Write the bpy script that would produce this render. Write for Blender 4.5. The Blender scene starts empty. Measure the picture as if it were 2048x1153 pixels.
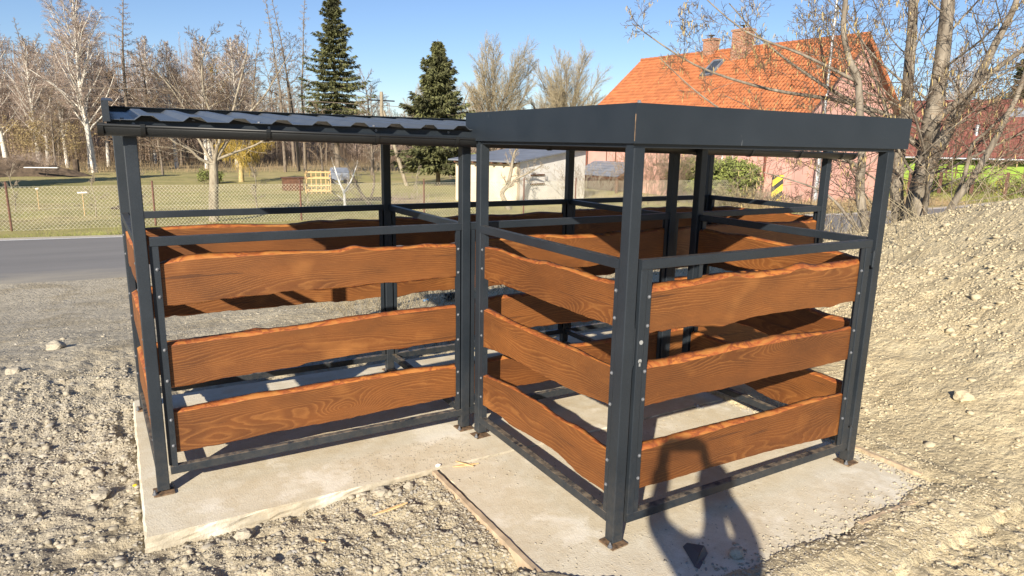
import bpy, bmesh, math, random
import numpy as np
from mathutils import Vector, Matrix, Quaternion

sc = bpy.context.scene
COL = sc.collection
R = math.radians

# ------------------------------------------------------------------ helpers
def tag(o, label=None, cat=None, group=None, kind=None):
    if label: o['label'] = label
    if cat: o['category'] = cat
    if group: o['group'] = group
    if kind: o['kind'] = kind
    return o

def thing(name, label, cat, loc=(0, 0, 0), rotz=0, group=None):
    o = bpy.data.objects.new(name, None)
    COL.objects.link(o)
    o.empty_display_size = .2
    o.location = loc
    o.rotation_euler = (0, 0, rotz)
    return tag(o, label, cat, group)

class MB:
    """collects geometry for one mesh object"""
    def __init__(s, origin=(0, 0, 0)):
        s.v = []; s.f = []; s.m = []; s.o = Vector(origin); s.smooth = False
    def add(s, vs, fs, mi=0):
        b = len(s.v)
        s.v += [tuple(Vector(v) - s.o) for v in vs]
        s.f += [tuple(b + i for i in f) for f in fs]
        s.m += [mi] * len(fs)
        return s
    def box(s, lo, hi, ch=0.0, mi=0):
        lo = Vector(lo); hi = Vector(hi)
        d = hi - lo
        if ch <= 0 or min(d) < 2.5 * ch:
            x0, y0, z0 = lo; x1, y1, z1 = hi
            return s.add([(x0, y0, z0), (x1, y0, z0), (x1, y1, z0), (x0, y1, z0), (x0, y0, z1), (x1, y0, z1), (x1, y1, z1), (x0, y1, z1)],
                         [(0, 3, 2, 1), (4, 5, 6, 7), (0, 1, 5, 4), (1, 2, 6, 5), (2, 3, 7, 6), (3, 0, 4, 7)], mi)
        ax = max(range(3), key=lambda i: d[i])
        a, b = [(1, 2), (2, 0), (0, 1)][ax]
        prof = []
        for (ca, cb, sa, sb) in ((lo[a], lo[b], 1, 1), (hi[a], lo[b], -1, 1), (hi[a], hi[b], -1, -1), (lo[a], hi[b], 1, -1)):
            p1 = (ca, cb + sb * ch); p2 = (ca + sa * ch * .3, cb + sb * ch * .3); p3 = (ca + sa * ch, cb)
            if sa * sb > 0: prof += [p1, p2, p3]
            else: prof += [p3, p2, p1]
        n = len(prof); vs = []
        for e in (lo[ax], hi[ax]):
            for p in prof:
                q = [0, 0, 0]; q[ax] = e; q[a] = p[0]; q[b] = p[1]; vs.append(tuple(q))
        fs = [(i, (i + 1) % n, n + (i + 1) % n, n + i) for i in range(n)]
        fs.append(tuple(range(n))[::-1]); fs.append(tuple(range(n, 2 * n)))
        return s.add(vs, fs, mi)
    def prism(s, prof, axis, e0, e1, mi=0):
        """prof: list of 2D points in the plane of the other two axes"""
        a, b = [(1, 2), (0, 2), (0, 1)][axis]
        n = len(prof); vs = []
        for e in (e0, e1):
            for p in prof:
                q = [0, 0, 0]; q[axis] = e; q[a] = p[0]; q[b] = p[1]; vs.append(tuple(q))
        fs = [(i, (i + 1) % n, n + (i + 1) % n, n + i) for i in range(n)] + [tuple(range(n))[::-1], tuple(range(n, 2 * n))]
        return s.add(vs, fs, mi)
    def tube(s, pts, rad, sides=8, mi=0, caps=True):
        pts = [Vector(p) for p in pts]; n = len(pts)
        if not hasattr(rad, '__len__'): rad = [rad] * n
        vs = []; fs = []; up = None
        for i, p in enumerate(pts):
            t = (pts[min(i + 1, n - 1)] - pts[max(i - 1, 0)]).normalized()
            if up is None:
                up = t.orthogonal().normalized()
            up = (up - t * up.dot(t)).normalized(); w = t.cross(up)
            for k in range(sides):
                a = 2 * math.pi * k / sides
                vs.append(p + (up * math.cos(a) + w * math.sin(a)) * rad[i])
        for i in range(n - 1):
            for k in range(sides):
                a = i * sides + k; b = i * sides + (k + 1) % sides
                fs.append((a, b, b + sides, a + sides))
        if caps:
            fs.append(tuple(range(sides))[::-1]); fs.append(tuple((n - 1) * sides + k for k in range(sides)))
        return s.add(vs, fs, mi)
    def cone(s, p, d, r0, r1, h, sides=12, mi=0):
        p = Vector(p); d = Vector(d).normalized()
        return s.tube([p, p + d * h], [r0, r1], sides, mi)
    def build(s, name, mats, parent=None, label=None, smooth=None):
        me = bpy.data.meshes.new(name)
        me.from_pydata(s.v, [], s.f)
        if not isinstance(mats, (list, tuple)): mats = [mats]
        for m in mats: me.materials.append(m)
        if len(mats) > 1: me.polygons.foreach_set('material_index', s.m)
        sm = s.smooth if smooth is None else smooth
        if sm: me.polygons.foreach_set('use_smooth', [True] * len(me.polygons))
        me.validate(); me.update()
        bm = bmesh.new(); bm.from_mesh(me); bmesh.ops.recalc_face_normals(bm, faces=bm.faces); bm.to_mesh(me); bm.free()
        o = bpy.data.objects.new(name, me); COL.objects.link(o)
        if parent: o.parent = parent
        if label: o['label'] = label
        return o

def np_mesh(name, verts, faces, mats, parent=None, smooth=False, mi=None):
    """fast mesh from numpy arrays, all faces the same size"""
    me = bpy.data.meshes.new(name)
    nv = len(verts); nf, k = faces.shape
    me.vertices.add(nv); me.vertices.foreach_set('co', np.ascontiguousarray(verts, dtype=np.float32).ravel())
    me.loops.add(nf * k); me.loops.foreach_set('vertex_index', np.ascontiguousarray(faces, dtype=np.int32).ravel())
    me.polygons.add(nf); me.polygons.foreach_set('loop_start', np.arange(0, nf * k, k, dtype=np.int32))
    try: me.polygons.foreach_set('loop_total', np.full(nf, k, dtype=np.int32))
    except Exception: pass
    if not isinstance(mats, (list, tuple)): mats = [mats]
    for m in mats: me.materials.append(m)
    if mi is not None: me.polygons.foreach_set('material_index', np.ascontiguousarray(mi, dtype=np.int32))
    if smooth: me.polygons.foreach_set('use_smooth', np.ones(nf, dtype=bool))
    me.update(calc_edges=True)
    o = bpy.data.objects.new(name, me); COL.objects.link(o)
    if parent: o.parent = parent
    return o

def copy_tree(o, parent=None):
    c = o.copy(); COL.objects.link(c); c.parent = parent
    for ch in list(o.children): copy_tree(ch, c)
    return c

# ---- numpy value noise
def _hash(ix, iy, seed):
    h = (ix * 374761393 + iy * 668265263 + seed * 974634777) & 0xffffffff
    h = ((h ^ (h >> 13)) * 1274126177) & 0xffffffff
    return ((h ^ (h >> 16)) & 0xffff) / 65535.0
def vnoise(x, y, seed=0):
    x = np.asarray(x, float); y = np.asarray(y, float)
    ix = np.floor(x).astype(np.int64); iy = np.floor(y).astype(np.int64)
    fx = x - ix; fy = y - iy
    fx = fx * fx * (3 - 2 * fx); fy = fy * fy * (3 - 2 * fy)
    a = _hash(ix, iy, seed); b = _hash(ix + 1, iy, seed); c = _hash(ix, iy + 1, seed); d = _hash(ix + 1, iy + 1, seed)
    return (a + (b - a) * fx + (c - a) * fy + (a - b - c + d) * fx * fy) * 2 - 1
def fbm(x, y, f, octs=4, seed=0, billow=False, gain=.5):
    t = 0; a = 1; s = 0
    for k in range(octs):
        n = vnoise(x * f + 17.3 * k, y * f + 9.1 * k, seed + k)
        if billow: n = 1 - 2 * np.abs(n)
        t = t + n * a; s += a; a *= gain; f *= 2.03
    return t / s
def sstep(e0, e1, x):
    t = np.clip((np.asarray(x, float) - e0) / (e1 - e0), 0, 1)
    return t * t * (3 - 2 * t)

# ------------------------------------------------------------------ materials
class NT:
    def __init__(s, name):
        s.m = bpy.data.materials.new(name); s.m.use_nodes = True
        s.t = s.m.node_tree; s.t.nodes.clear()
        s.out = s.n('ShaderNodeOutputMaterial'); s.b = s.n('ShaderNodeBsdfPrincipled')
        s.l(s.b.outputs[0], s.out.inputs[0])
    def n(s, typ, **kw):
        nd = s.t.nodes.new(typ)
        for k, v in kw.items():
            if k.startswith('i_'):
                key = k[2:].replace('_', ' ')
                nd.inputs[key].default_value = v
            else: setattr(nd, k, v)
        return nd
    def l(s, a, b): s.t.links.new(a, b)
    def coord(s, which='Object', scale=(1, 1, 1), rnd=0.0):
        tc = s.n('ShaderNodeTexCoord'); mp = s.n('ShaderNodeMapping')
        s.l(tc.outputs[which], mp.inputs[0]); mp.inputs['Scale'].default_value = scale
        if rnd:
            oi = s.n('ShaderNodeObjectInfo'); m = s.n('ShaderNodeMath', operation='MULTIPLY'); m.inputs[1].default_value = rnd
            s.l(oi.outputs['Random'], m.inputs[0]); s.l(m.outputs[0], mp.inputs['Location'])
        return mp.outputs[0]
    def noise(s, vec, scale, detail=4, rough=.55, dist=0.0):
        nd = s.n('ShaderNodeTexNoise'); s.l(vec, nd.inputs['Vector'])
        nd.inputs['Scale'].default_value = scale; nd.inputs['Detail'].default_value = detail
        nd.inputs['Roughness'].default_value = rough; nd.inputs['Distortion'].default_value = dist
        return nd.outputs['Fac']
    def voro(s, vec, scale, feature='F1', out='Distance'):
        nd = s.n('ShaderNodeTexVoronoi', feature=feature); s.l(vec, nd.inputs['Vector']); nd.inputs['Scale'].default_value = scale
        return nd.outputs[out]
    def ramp(s, fac, stops, interp='LINEAR'):
        nd = s.n('ShaderNodeValToRGB'); cr = nd.color_ramp; cr.interpolation = interp
        while len(cr.elements) < len(stops): cr.elements.new(.5)
        for e, (p, c) in zip(cr.elements, stops):
            e.position = p; e.color = (*c, 1) if len(c) == 3 else c
        s.l(fac, nd.inputs[0]); return nd.outputs[0]
    def mix(s, fac, a, b, mode='MIX'):
        nd = s.n('ShaderNodeMix', data_type='RGBA', blend_type=mode)
        for sock, v in ((nd.inputs[0], fac), (nd.inputs[6], a), (nd.inputs[7], b)):
            if isinstance(v, (int, float)): sock.default_value = v
            elif isinstance(v, tuple): sock.default_value = (*v, 1) if len(v) == 3 else v
            else: s.l(v, sock)
        return nd.outputs[2]
    def math(s, op, a, b=0.0, c=None, clamp=False):
        nd = s.n('ShaderNodeMath', operation=op, use_clamp=clamp)
        for i, v in enumerate((a, b) + ((c,) if c is not None else ())):
            if isinstance(v, (int, float)): nd.inputs[i].default_value = v
            else: s.l(v, nd.inputs[i])
        return nd.outputs[0]
    def col(s, v):
        if isinstance(v, tuple): s.b.inputs['Base Color'].default_value = (*v, 1)
        else: s.l(v, s.b.inputs['Base Color'])
        return s
    def rough(s, v):
        if isinstance(v, (int, float)): s.b.inputs['Roughness'].default_value = v
        else: s.l(v, s.b.inputs['Roughness'])
        return s
    def bump(s, h, strength=.3, dist=.01):
        nd = s.n('ShaderNodeBump'); nd.inputs['Strength'].default_value = strength; nd.inputs['Distance'].default_value = dist
        s.l(h, nd.inputs['Height']); s.l(nd.outputs[0], s.b.inputs['Normal']); return s

def mat_flat(name, c, rough=.6, metal=0.0, var=.12, scale=8, bump=0):
    t = NT(name); v = t.coord('Object')
    n = t.noise(v, scale, 5)
    lo = tuple(x * (1 - var * 2) for x in c); hi = tuple(min(1, x * (1 + var * 2)) for x in c)
    t.col(t.ramp(n, [(.3, lo), (.7, hi)])).rough(rough); t.b.inputs['Metallic'].default_value = metal
    if bump: t.bump(n, bump, .01)
    return t.m

def mat_steel():
    t = NT('anthracite_powder_coat'); v = t.coord('Object')
    big = t.noise(v, 3.5, 5); fine = t.noise(v, 420, 2)
    base = t.ramp(big, [(.3, (.0130, .0185, .0255)), (.75, (.0195, .0265, .0355))])
    sp = t.ramp(fine, [(.35, (.7, .7, .7)), (.65, (1.35, 1.35, 1.35))])
    c = t.mix(1.0, base, sp, 'MULTIPLY')
    # thin film of building dust that settles on upward faces and low down
    geo = t.n('ShaderNodeNewGeometry'); sep = t.n('ShaderNodeSeparateXYZ'); t.l(geo.outputs['Normal'], sep.inputs[0])
    sp2 = t.n('ShaderNodeSeparateXYZ'); t.l(geo.outputs['Position'], sp2.inputs[0])
    upf = t.math('GREATER_THAN', sep.outputs[2], .7)
    low = t.n('ShaderNodeMapRange'); t.l(sp2.outputs[2], low.inputs[0]); low.inputs[1].default_value = .0; low.inputs[2].default_value = .5; low.inputs[3].default_value = 1; low.inputs[4].default_value = 0
    dn = t.noise(v, 22, 6, .7)
    dm = t.math('MULTIPLY', t.ramp(dn, [(.38, (0, 0, 0)), (.62, (1, 1, 1))]), t.math('ADD', t.math('MULTIPLY', upf, t.math('ADD', t.math('MULTIPLY', low.outputs[0], .75), .22)), t.math('MULTIPLY', low.outputs[0], .10)))
    c = t.mix(dm, c, (.26, .21, .15))
    # rare scratches and drips of primer
    sv = t.coord('Object', (30, 30, 3)); sn = t.noise(sv, 1.2, 3)
    c = t.mix(t.math('MULTIPLY', t.math('GREATER_THAN', sn, .77), .35), c, (.30, .31, .32))
    t.col(c); t.rough(t.ramp(big, [(.3, (.42, .42, .42)), (.7, (.55, .55, .55))]))
    t.bump(fine, .12, .002)
    return t.m

def mat_wood(name, dark, mid, light, knots=True):
    t = NT(name)
    tc = t.coord('Object', (1, 1, 1), 37.0)
    sep = t.n('ShaderNodeSeparateXYZ'); t.l(tc, sep.inputs[0])
    # stretched field whose contour lines are the grain
    v1 = t.coord('Object', (.62, .6, 2.6), 37.0); f1 = t.noise(v1, 1.25, 2.0, .42)
    # knots: cells, few per board, that bend the contours round them
    v2 = t.coord('Object', (.75, .1, 1.9), 37.0); k = t.voro(v2, 1.7); kk = t.math('POWER', t.math('SUBTRACT', 1.0, t.math('MULTIPLY', k, 2.3), clamp=True), 2.0)
    field = t.math('ADD', t.math('MULTIPLY', f1, 34.0), t.math('MULTIPLY', kk, 15.0))
    field = t.math('ADD', field, t.math('MULTIPLY', sep.outputs[2], 80.0))
    vw = t.coord('Object', (14, 6, 40), 37.0); wob = t.noise(vw, 1.0, 4, .6)
    field = t.math('ADD', field, t.math('MULTIPLY', wob, .9))
    fr = t.math('FRACT', field)
    line = t.ramp(fr, [(0, (0, 0, 0)), (.40, (.05, .05, .05)), (.66, (.45, .45, .45)), (.82, (1, 1, 1)), (.93, (.5, .5, .5)), (1, (0, 0, 0))])
    vf = t.coord('Object', (6, 20, 170), 37.0); fib = t.noise(vf, 1.0, 3, .6)
    vb = t.coord('Object', (1.6, 1, 4), 37.0); blot = t.noise(vb, 1.6, 4, .6)
    vp = t.coord('Object', (2.2, 1, 2.8), 11.0); pale = t.ramp(t.noise(vp, 1.5, 2, .5), [(.60, (0, 0, 0)), (.80, (1, 1, 1))])
    c = t.ramp(blot, [(.28, dark), (.62, mid)])
    c = t.mix(t.math('MULTIPLY', line, t.math('ADD', .0, t.math('MULTIPLY', t.noise(t.coord('Object', (2.5, 1, 7), 3.0), 1.4, 3), .72))), c, light)
    c = t.mix(t.math('MULTIPLY', t.math('SUBTRACT', fib, .35, clamp=True), .55), c, tuple(x * .55 for x in dark))
    c = t.mix(t.math('MULTIPLY', pale, .35), c, tuple(min(1, x * 1.25) for x in light))
    vs = t.coord('Object', (90, 60, 160), 5.0); spk = t.ramp(t.noise(vs, 1.0, 2), [(.66, (0, 0, 0)), (.74, (1, 1, 1))])
    c = t.mix(t.math('MULTIPLY', spk, .28), c, light)
    oi = t.n('ShaderNodeObjectInfo'); c = t.mix(1.0, c, t.ramp(oi.outputs['Random'], [(0, (.80, .76, .72)), (.5, (1, 1, 1)), (1, (1.12, 1.16, 1.25))]), 'MULTIPLY')
    crk = t.ramp(t.noise(t.coord('Object', (1.1, 1, 34), 51.0), 1.3, 5, .6), [(.335, (1, 1, 1)), (.352, (0, 0, 0))]); c = t.mix(t.math('MULTIPLY', crk, .55), c, (.035, .012, .005))
    t.col(c); t.rough(.62)
    t.bump(t.math('ADD', t.math('MULTIPLY', fib, .7), t.math('MULTIPLY', line, .5)), .35, .003)
    return t.m

def mat_edge():
    t = NT('live_edge_wood'); v = t.coord('Object', (1.0, 2.0, 2.5), 23.0)
    n = t.noise(v, 6.5, 5, .62, .6); n2 = t.noise(t.coord('Object', (9, 20, 60), 5.0), 2.0, 4)
    c = t.ramp(n, [(.30, (.46, .20, .052)), (.44, (.38, .14, .030)), (.50, (.34, .085, .018)), (.55, (.15, .026, .010)), (.62, (.46, .16, .030))])
    c = t.mix(t.math('MULTIPLY', n2, .45), c, (.38, .155, .042))
    t.col(c).rough(.6); t.bump(t.math('ADD', n, t.math('MULTIPLY', n2, .5)), .6, .008)
    return t.m

def mat_concrete():
    t = NT('pale_concrete'); v = t.coord('Object')
    a = t.noise(v, .9, 5, .6); b = t.noise(v, 9, 6, .65); c = t.noise(v, 160, 3); cr = t.voro(v, 95)
    col = t.ramp(a, [(.32, (.60, .515, .36)), (.52, (.66, .595, .46)), (.70, (.72, .675, .57))])
    col = t.mix(t.math('MULTIPLY', t.ramp(b, [(.45, (0, 0, 0)), (.7, (1, 1, 1))]), .40), col, (.82, .78, .66))
    col = t.mix(t.math('MULTIPLY', t.ramp(t.noise(v, 26, 6, .7), [(.60, (0, 0, 0)), (.70, (1, 1, 1))]), .55), col, (.36, .29, .19))
    col = t.mix(t.math('MULTIPLY', t.math('SUBTRACT', c, .4, clamp=True), .8), col, (.30, .26, .20))
    t.col(col).rough(.92)
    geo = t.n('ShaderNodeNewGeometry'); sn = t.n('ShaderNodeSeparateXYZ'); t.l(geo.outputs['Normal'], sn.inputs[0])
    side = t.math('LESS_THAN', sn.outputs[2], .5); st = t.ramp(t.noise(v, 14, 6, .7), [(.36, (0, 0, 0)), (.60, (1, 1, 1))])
    col = t.mix(t.math('MULTIPLY', side, t.math('ADD', .45, t.math('MULTIPLY', st, .45))), col, (.36, .32, .245))  # side faces: dirt plus a shadow tone painted into the colour
    stn = t.ramp(t.noise(v, 1.9, 6, .68), [(.50, (0, 0, 0)), (.62, (1, 1, 1))]); col = t.mix(t.math('MULTIPLY', stn, .42), col, (.47, .37, .22))
    wht = t.ramp(t.noise(t.coord('Object', (1, 1, 1), 4.0), 2.6, 5, .6), [(.57, (0, 0, 0)), (.66, (1, 1, 1))]); col = t.mix(t.math('MULTIPLY', wht, .6), col, (.84, .80, .70))
    t.col(col)
    t.bump(t.math('ADD', t.math('ADD', t.math('MULTIPLY', c, .5), t.math('MULTIPLY', b, 1.2)), t.math('MULTIPLY', cr, .35)), .4, .006)
    return t.m

def mat_ground():
    t = NT('ground_clay_and_lawn'); v = t.coord('Object')
    geo = t.n('ShaderNodeNewGeometry'); sep = t.n('ShaderNodeSeparateXYZ'); t.l(geo.outputs['Position'], sep.inputs[0])
    x, y, z = sep.outputs
    a = t.noise(v, .55, 5, .6); b = t.noise(v, 5, 6, .65); c = t.noise(v, 45, 5, .7); d = t.noise(v, 260, 2)
    vor = t.voro(v, 26); vor2 = t.voro(v, 70)
    # clay: yellow on the heap (east), greyer to the west
    clay = t.ramp(b, [(.30, (.48, .39, .235)), (.52, (.63, .53, .335)), (.72, (.72, .625, .415))])
    grey = t.ramp(b, [(.30, (.33, .295, .225)), (.52, (.45, .40, .305)), (.74, (.56, .505, .395))])
    mx = t.n('ShaderNodeMapRange'); t.l(t.math('ADD', x, t.math('MULTIPLY', t.math('SUBTRACT', a, .5), 2.2)), mx.inputs[0])
    mx.inputs[1].default_value = -2.6; mx.inputs[2].default_value = 1.6
    dirt = t.mix(mx.outputs[0], grey, clay)
    dirt = t.mix(t.math('MULTIPLY', t.ramp(c, [(.50, (0, 0, 0)), (.68, (1, 1, 1))]), .35), dirt, (.20, .17, .125))
    dirt = t.mix(t.math('MULTIPLY', t.ramp(t.noise(v, 1.3, 6, .66), [(.50, (0, 0, 0)), (.62, (1, 1, 1))]), .55), dirt, (.30, .245, .15))
    dirt = t.mix(t.math('MULTIPLY', t.math('SUBTRACT', d, .4, clamp=True), .8), dirt, (.18, .15, .11))
    # lawn beyond the road
    gv = t.coord('Object', (.35, 1, 1)); g1 = t.noise(gv, .5, 5, .6); g2 = t.noise(v, 6, 4, .7)
    lawn = t.ramp(g1, [(.32, (.31, .285, .090)), (.50, (.44, .375, .145)), (.62, (.54, .435, .20)), (.72, (.24, .17, .09))])
    lawn = t.mix(t.math('MULTIPLY', g2, .5), lawn, (.15, .155, .055))
    far = t.n('ShaderNodeMapRange'); t.l(y, far.inputs[0]); far.inputs[1].default_value = 58; far.inputs[2].default_value = 74
    lawn = t.mix(far.outputs[0], lawn, t.ramp(g1, [(.35, (.25, .19, .11)), (.65, (.38, .30, .17))]))
    # the lawn starts past the verge of the road
    ln = t.math('SUBTRACT', y, t.math('ADD', t.math('MULTIPLY', x, -.125), 20.0))
    isl = t.math('GREATER_THAN', t.math('ADD', ln, t.math('MULTIPLY', t.math('SUBTRACT', b, .5), .9)), .25)
    isr = t.math('LESS_THAN', x, 34.0)
    t.col(t.mix(isl, dirt, lawn)).rough(.96)
    vc = t.voro(t.coord('Object', (1, 1, 1)), 13); vdis = t.noise(v, 9, 4, .7)
    h = t.math('ADD', t.math('MULTIPLY', c, 1.0), t.math('ADD', t.math('MULTIPLY', d, .35), t.math('ADD', t.math('MULTIPLY', vor, -.9), t.math('ADD', t.math('MULTIPLY', vor2, -.4), t.math('ADD', t.math('MULTIPLY', vc, -1.1), t.math('MULTIPLY', vdis, 1.0))))))
    t.bump(h, .75, .015)
    return t.m

def mat_rubble():
    t = NT('clay_clods'); v = t.coord('Object'); geo = t.n('ShaderNodeNewGeometry')
    ri = geo.outputs['Random Per Island']
    sep = t.n('ShaderNodeSeparateXYZ'); t.l(geo.outputs['Position'], sep.inputs[0])
    c = t.ramp(ri, [(.0, (.33, .30, .24)), (.25, (.39, .355, .285)), (.5, (.45, .405, .315)), (.75, (.42, .39, .325)), (.86, (.24, .24, .24)), (.93, (.54, .485, .375)), (1, (.40, .39, .37))])
    mx = t.n('ShaderNodeMapRange'); t.l(sep.outputs[0], mx.inputs[0]); mx.inputs[1].default_value = .5; mx.inputs[2].default_value = 3.0
    c = t.mix(t.math('MULTIPLY', mx.outputs[0], .8), c, (.62, .53, .35))
    n = t.noise(v, 90, 5, .7)
    c = t.mix(t.math('MULTIPLY', n, .5), c, (.30, .25, .17)); t.col(c).rough(.95); t.bump(n, .6, .006)
    return t.m

def mat_asphalt():
    t = NT('worn_asphalt'); v = t.coord('Object')
    geo = t.n('ShaderNodeNewGeometry'); sep = t.n('ShaderNodeSeparateXYZ'); t.l(geo.outputs['Position'], sep.inputs[0])
    a = t.noise(t.coord('Object', (.25, 1, 1)), 1.1, 5, .6); c = t.noise(v, 60, 4, .7)
    col = t.ramp(a, [(.3, (.165, .165, .172)), (.7, (.225, .222, .225))])
    col = t.mix(t.math('MULTIPLY', c, .5), col, (.09, .09, .095))
    # clay dust tracked in from the site along the near side
    edge = t.math('ADD', sep.outputs[1], t.math('MULTIPLY', sep.outputs[0], .05))
    near = t.n('ShaderNodeMapRange'); t.l(t.math('ADD', edge, t.math('MULTIPLY', t.math('SUBTRACT', t.noise(t.coord('Object', (.3, 1, 1)), 1.5, 6, .7), .5), 3.5)), near.inputs[0])
    near.inputs[1].default_value = 12.0; near.inputs[2].default_value = 14.6; near.inputs[3].default_value = .95; near.inputs[4].default_value = .10
    col = t.mix(near.outputs[0], col, (.43, .38, .285)); t.col(col).rough(.9); t.bump(c, .3, .01)
    return t.m

def mat_tiles(name, c1, c2, course=.34, sc_=1.0):
    t = NT(name)
    v = t.coord('UV'); sep = t.n('ShaderNodeSeparateXYZ'); t.l(v, sep.inputs[0])
    row = t.math('FRACT', t.math('DIVIDE', sep.outputs[1], course))
    wav = t.math('SINE', t.math('MULTIPLY', sep.outputs[0], 2 * math.pi / .23))
    wn = t.n('ShaderNodeTexWhiteNoise', noise_dimensions='2D')
    cb = t.n('ShaderNodeCombineXYZ'); t.l(t.math('FLOOR', t.math('DIVIDE', sep.outputs[0], .23)), cb.inputs[0]); t.l(t.math('FLOOR', t.math('DIVIDE', sep.outputs[1], course)), cb.inputs[1]); t.l(cb.outputs[0], wn.inputs[0])
    c = t.mix(wn.outputs[0], c1, c2)
    n = t.noise(t.coord('Object'), .8, 5); c = t.mix(t.math('MULTIPLY', n, .35), c, tuple(x * .6 for x in c1))
    t.col(c).rough(.75)
    h = t.math('ADD', t.math('MULTIPLY', row, -1.0), t.math('MULTIPLY', wav, .25))
    t.bump(h, 1.0, .05)
    return t.m

def mat_brick(name):
    t = NT(name); b = t.n('ShaderNodeTexBrick'); t.l(t.coord('UV'), b.inputs['Vector'])
    b.inputs['Scale'].default_value = 1; b.inputs['Brick Width'].default_value = .26; b.inputs['Row Height'].default_value = .085; b.inputs['Mortar Size'].default_value = .012
    b.inputs['Color1'].default_value = (.36, .13, .06, 1); b.inputs['Color2'].default_value = (.26, .10, .05, 1); b.inputs['Mortar'].default_value = (.42, .34, .26, 1)
    t.col(b.outputs[0]).rough(.9); t.bump(b.outputs[1], -.5, .02)
    return t.m

def mat_bark(name, c1, c2, scale=6, birch=False):
    t = NT(name)
    if birch:
        v = t.coord('Object', (3, 3, 26), 9.0); n = t.noise(v, 1.1, 4, .6)
        v2 = t.coord('Object', (1, 1, .5), 9.0); n2 = t.noise(v2, 1.4, 3)
        c = t.ramp(n, [(.36, c2), (.44, c1), (.7, tuple(min(1, x * 1.15) for x in c1))])
        c = t.mix(t.math('MULTIPLY', t.math('SUBTRACT', n2, .5, clamp=True), 1.6), c, c2)
    else:
        v = t.coord('Object', (2.2, 2.2, .7), 9.0); n = t.noise(v, scale, 6, .65)
        c = t.ramp(n, [(.34, c2), (.66, c1)])
    t.col(c).rough(.85); t.bump(n, .7, .02)
    return t.m

M = {}
M['steel'] = mat_steel()
M['wood'] = mat_wood('stained_larch', (.092, .0290, .0056), (.172, .0560, .0105), (.38, .160, .040))
M['edge'] = mat_edge()
M['endgrain'] = mat_flat('end_grain', (.50, .26, .09), .7, 0, .2, 60)
M['bolt'] = mat_flat('zinc_bolt', (.20, .21, .23), .5, .4, .1, 60)
M['rust'] = mat_flat('rusty_plate', (.15, .095, .055), .8, .0, .35, 40, .3)
M['pvc'] = mat_flat('dark_gutter', (.012, .0135, .015), .42, 0, .1, 5)
M['sheet'] = mat_flat('coated_roof_sheet', (.078, .090, .106), .42, .1, .06, 6)
M['conc'] = mat_concrete()
M['ground'] = mat_ground()
M['rubble'] = mat_rubble()
M['asphalt'] = mat_asphalt()
M['line'] = mat_flat('road_paint', (.72, .72, .70), .7, 0, .08, 12)
M['verge'] = mat_flat('gravel_verge', (.48, .43, .34), .95, 0, .12, 30, .3)
M['timber'] = mat_flat('raw_timber', (.48, .37, .25), .8, 0, .18, 9, .3)
M['splinter'] = mat_flat('fresh_splinter', (.62, .42, .20), .8, 0, .1, 40)
M['galv'] = mat_flat('galvanised_steel', (.50, .52, .54), .42, .6, .08, 9)
M['rustpost'] = mat_flat('rusty_fence_post', (.15, .075, .055), .85, 0, .25, 14)
M['mesh'] = mat_flat('fence_wire', (.60, .56, .42), .6, .0, .1, 5)
M['glass'] = mat_flat('window_glass', (.05, .06, .075), .08, 0, .1, 1)
M['white'] = mat_flat('white_plaster', (.80, .78, .73), .9, 0, .05, 2, .1)
M['beige'] = mat_flat('beige_plaster', (.66, .55, .40), .9, 0, .08, 1.5, .1)
M['pink'] = mat_flat('pink_plaster', (.60, .335, .28), .9, 0, .05, 1.2, .1)
M['green'] = mat_flat('lime_green_plaster', (.24, .36, .055), .9, 0, .05, 1.2)
M['brownwood'] = mat_flat('brown_stained_wood', (.13, .06, .035), .6, 0, .2, 8)
M['copper'] = mat_flat('brown_downpipe', (.17, .055, .035), .5, .1, .1, 6)
M['tiles'] = mat_tiles('orange_clay_tiles', (.56, .205, .080), (.37, .125, .050))
M['tiles2'] = mat_tiles('dark_red_tiles', (.27, .105, .080), (.22, .082, .062))
M['brick'] = mat_brick('chimney_brick')
M['black'] = mat_flat('black_metal', (.02, .02, .022), .5, .3)
M['yellow'] = mat_flat('yellow_board_paint', (.75, .56, .02), .5, 0, .06)
M['greyroof'] = mat_flat('grey_felt_roof', (.17, .19, .23), .6, 0, .1, 1.5)
M['birchbark'] = mat_bark('birch_bark', (.66, .62, .55), (.10, .085, .07), birch=True)
M['bark'] = mat_bark('grey_brown_bark', (.26, .215, .165), (.10, .075, .055))
M['alderbark'] = mat_bark('smooth_grey_bark', (.30, .26, .205), (.10, .08, .06), 4)
M['palebark'] = mat_bark('pale_lichen_bark', (.38, .335, .25), (.21, .17, .12), 5)
M['twig_purple'] = mat_flat('purple_brown_twigs', (.36, .28, .23), .85, 0, .2, 3)  # paled so the far wood looks hazy; the haze is in the colour
M['twig_brown'] = mat_flat('brown_twigs', (.27, .195, .13), .85, 0, .2, 3)
M['twig_alder'] = mat_flat('dark_alder_twigs', (.125, .088, .058), .8, 0, .2, 3)
M['twig_grey'] = mat_flat('grey_twigs', (.33, .275, .21), .85, 0, .2, 3)
M['twig_pale'] = mat_flat('pale_straw_twigs', (.38, .32, .21), .85, 0, .2, 3)
M['twig_yellow'] = mat_flat('yellow_willow_twigs', (.52, .37, .07), .8, 0, .2, 3)
M['catkin'] = mat_flat('catkins', (.40, .31, .14), .85, 0, .2, 10)
M['needles'] = mat_flat('spruce_needles', (.105, .110, .042), .8, 0, .42, .9)
M['hedge'] = mat_flat('hedge_leaves', (.19, .22, .055), .8, 0, .3, 2)
M['grass'] = mat_flat('grass_blades', (.30, .31, .095), .9, 0, .3, 1)
M['forsythia'] = mat_flat('yellow_blossom', (.42, .36, .05), .8, 0, .2, 3)
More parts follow.
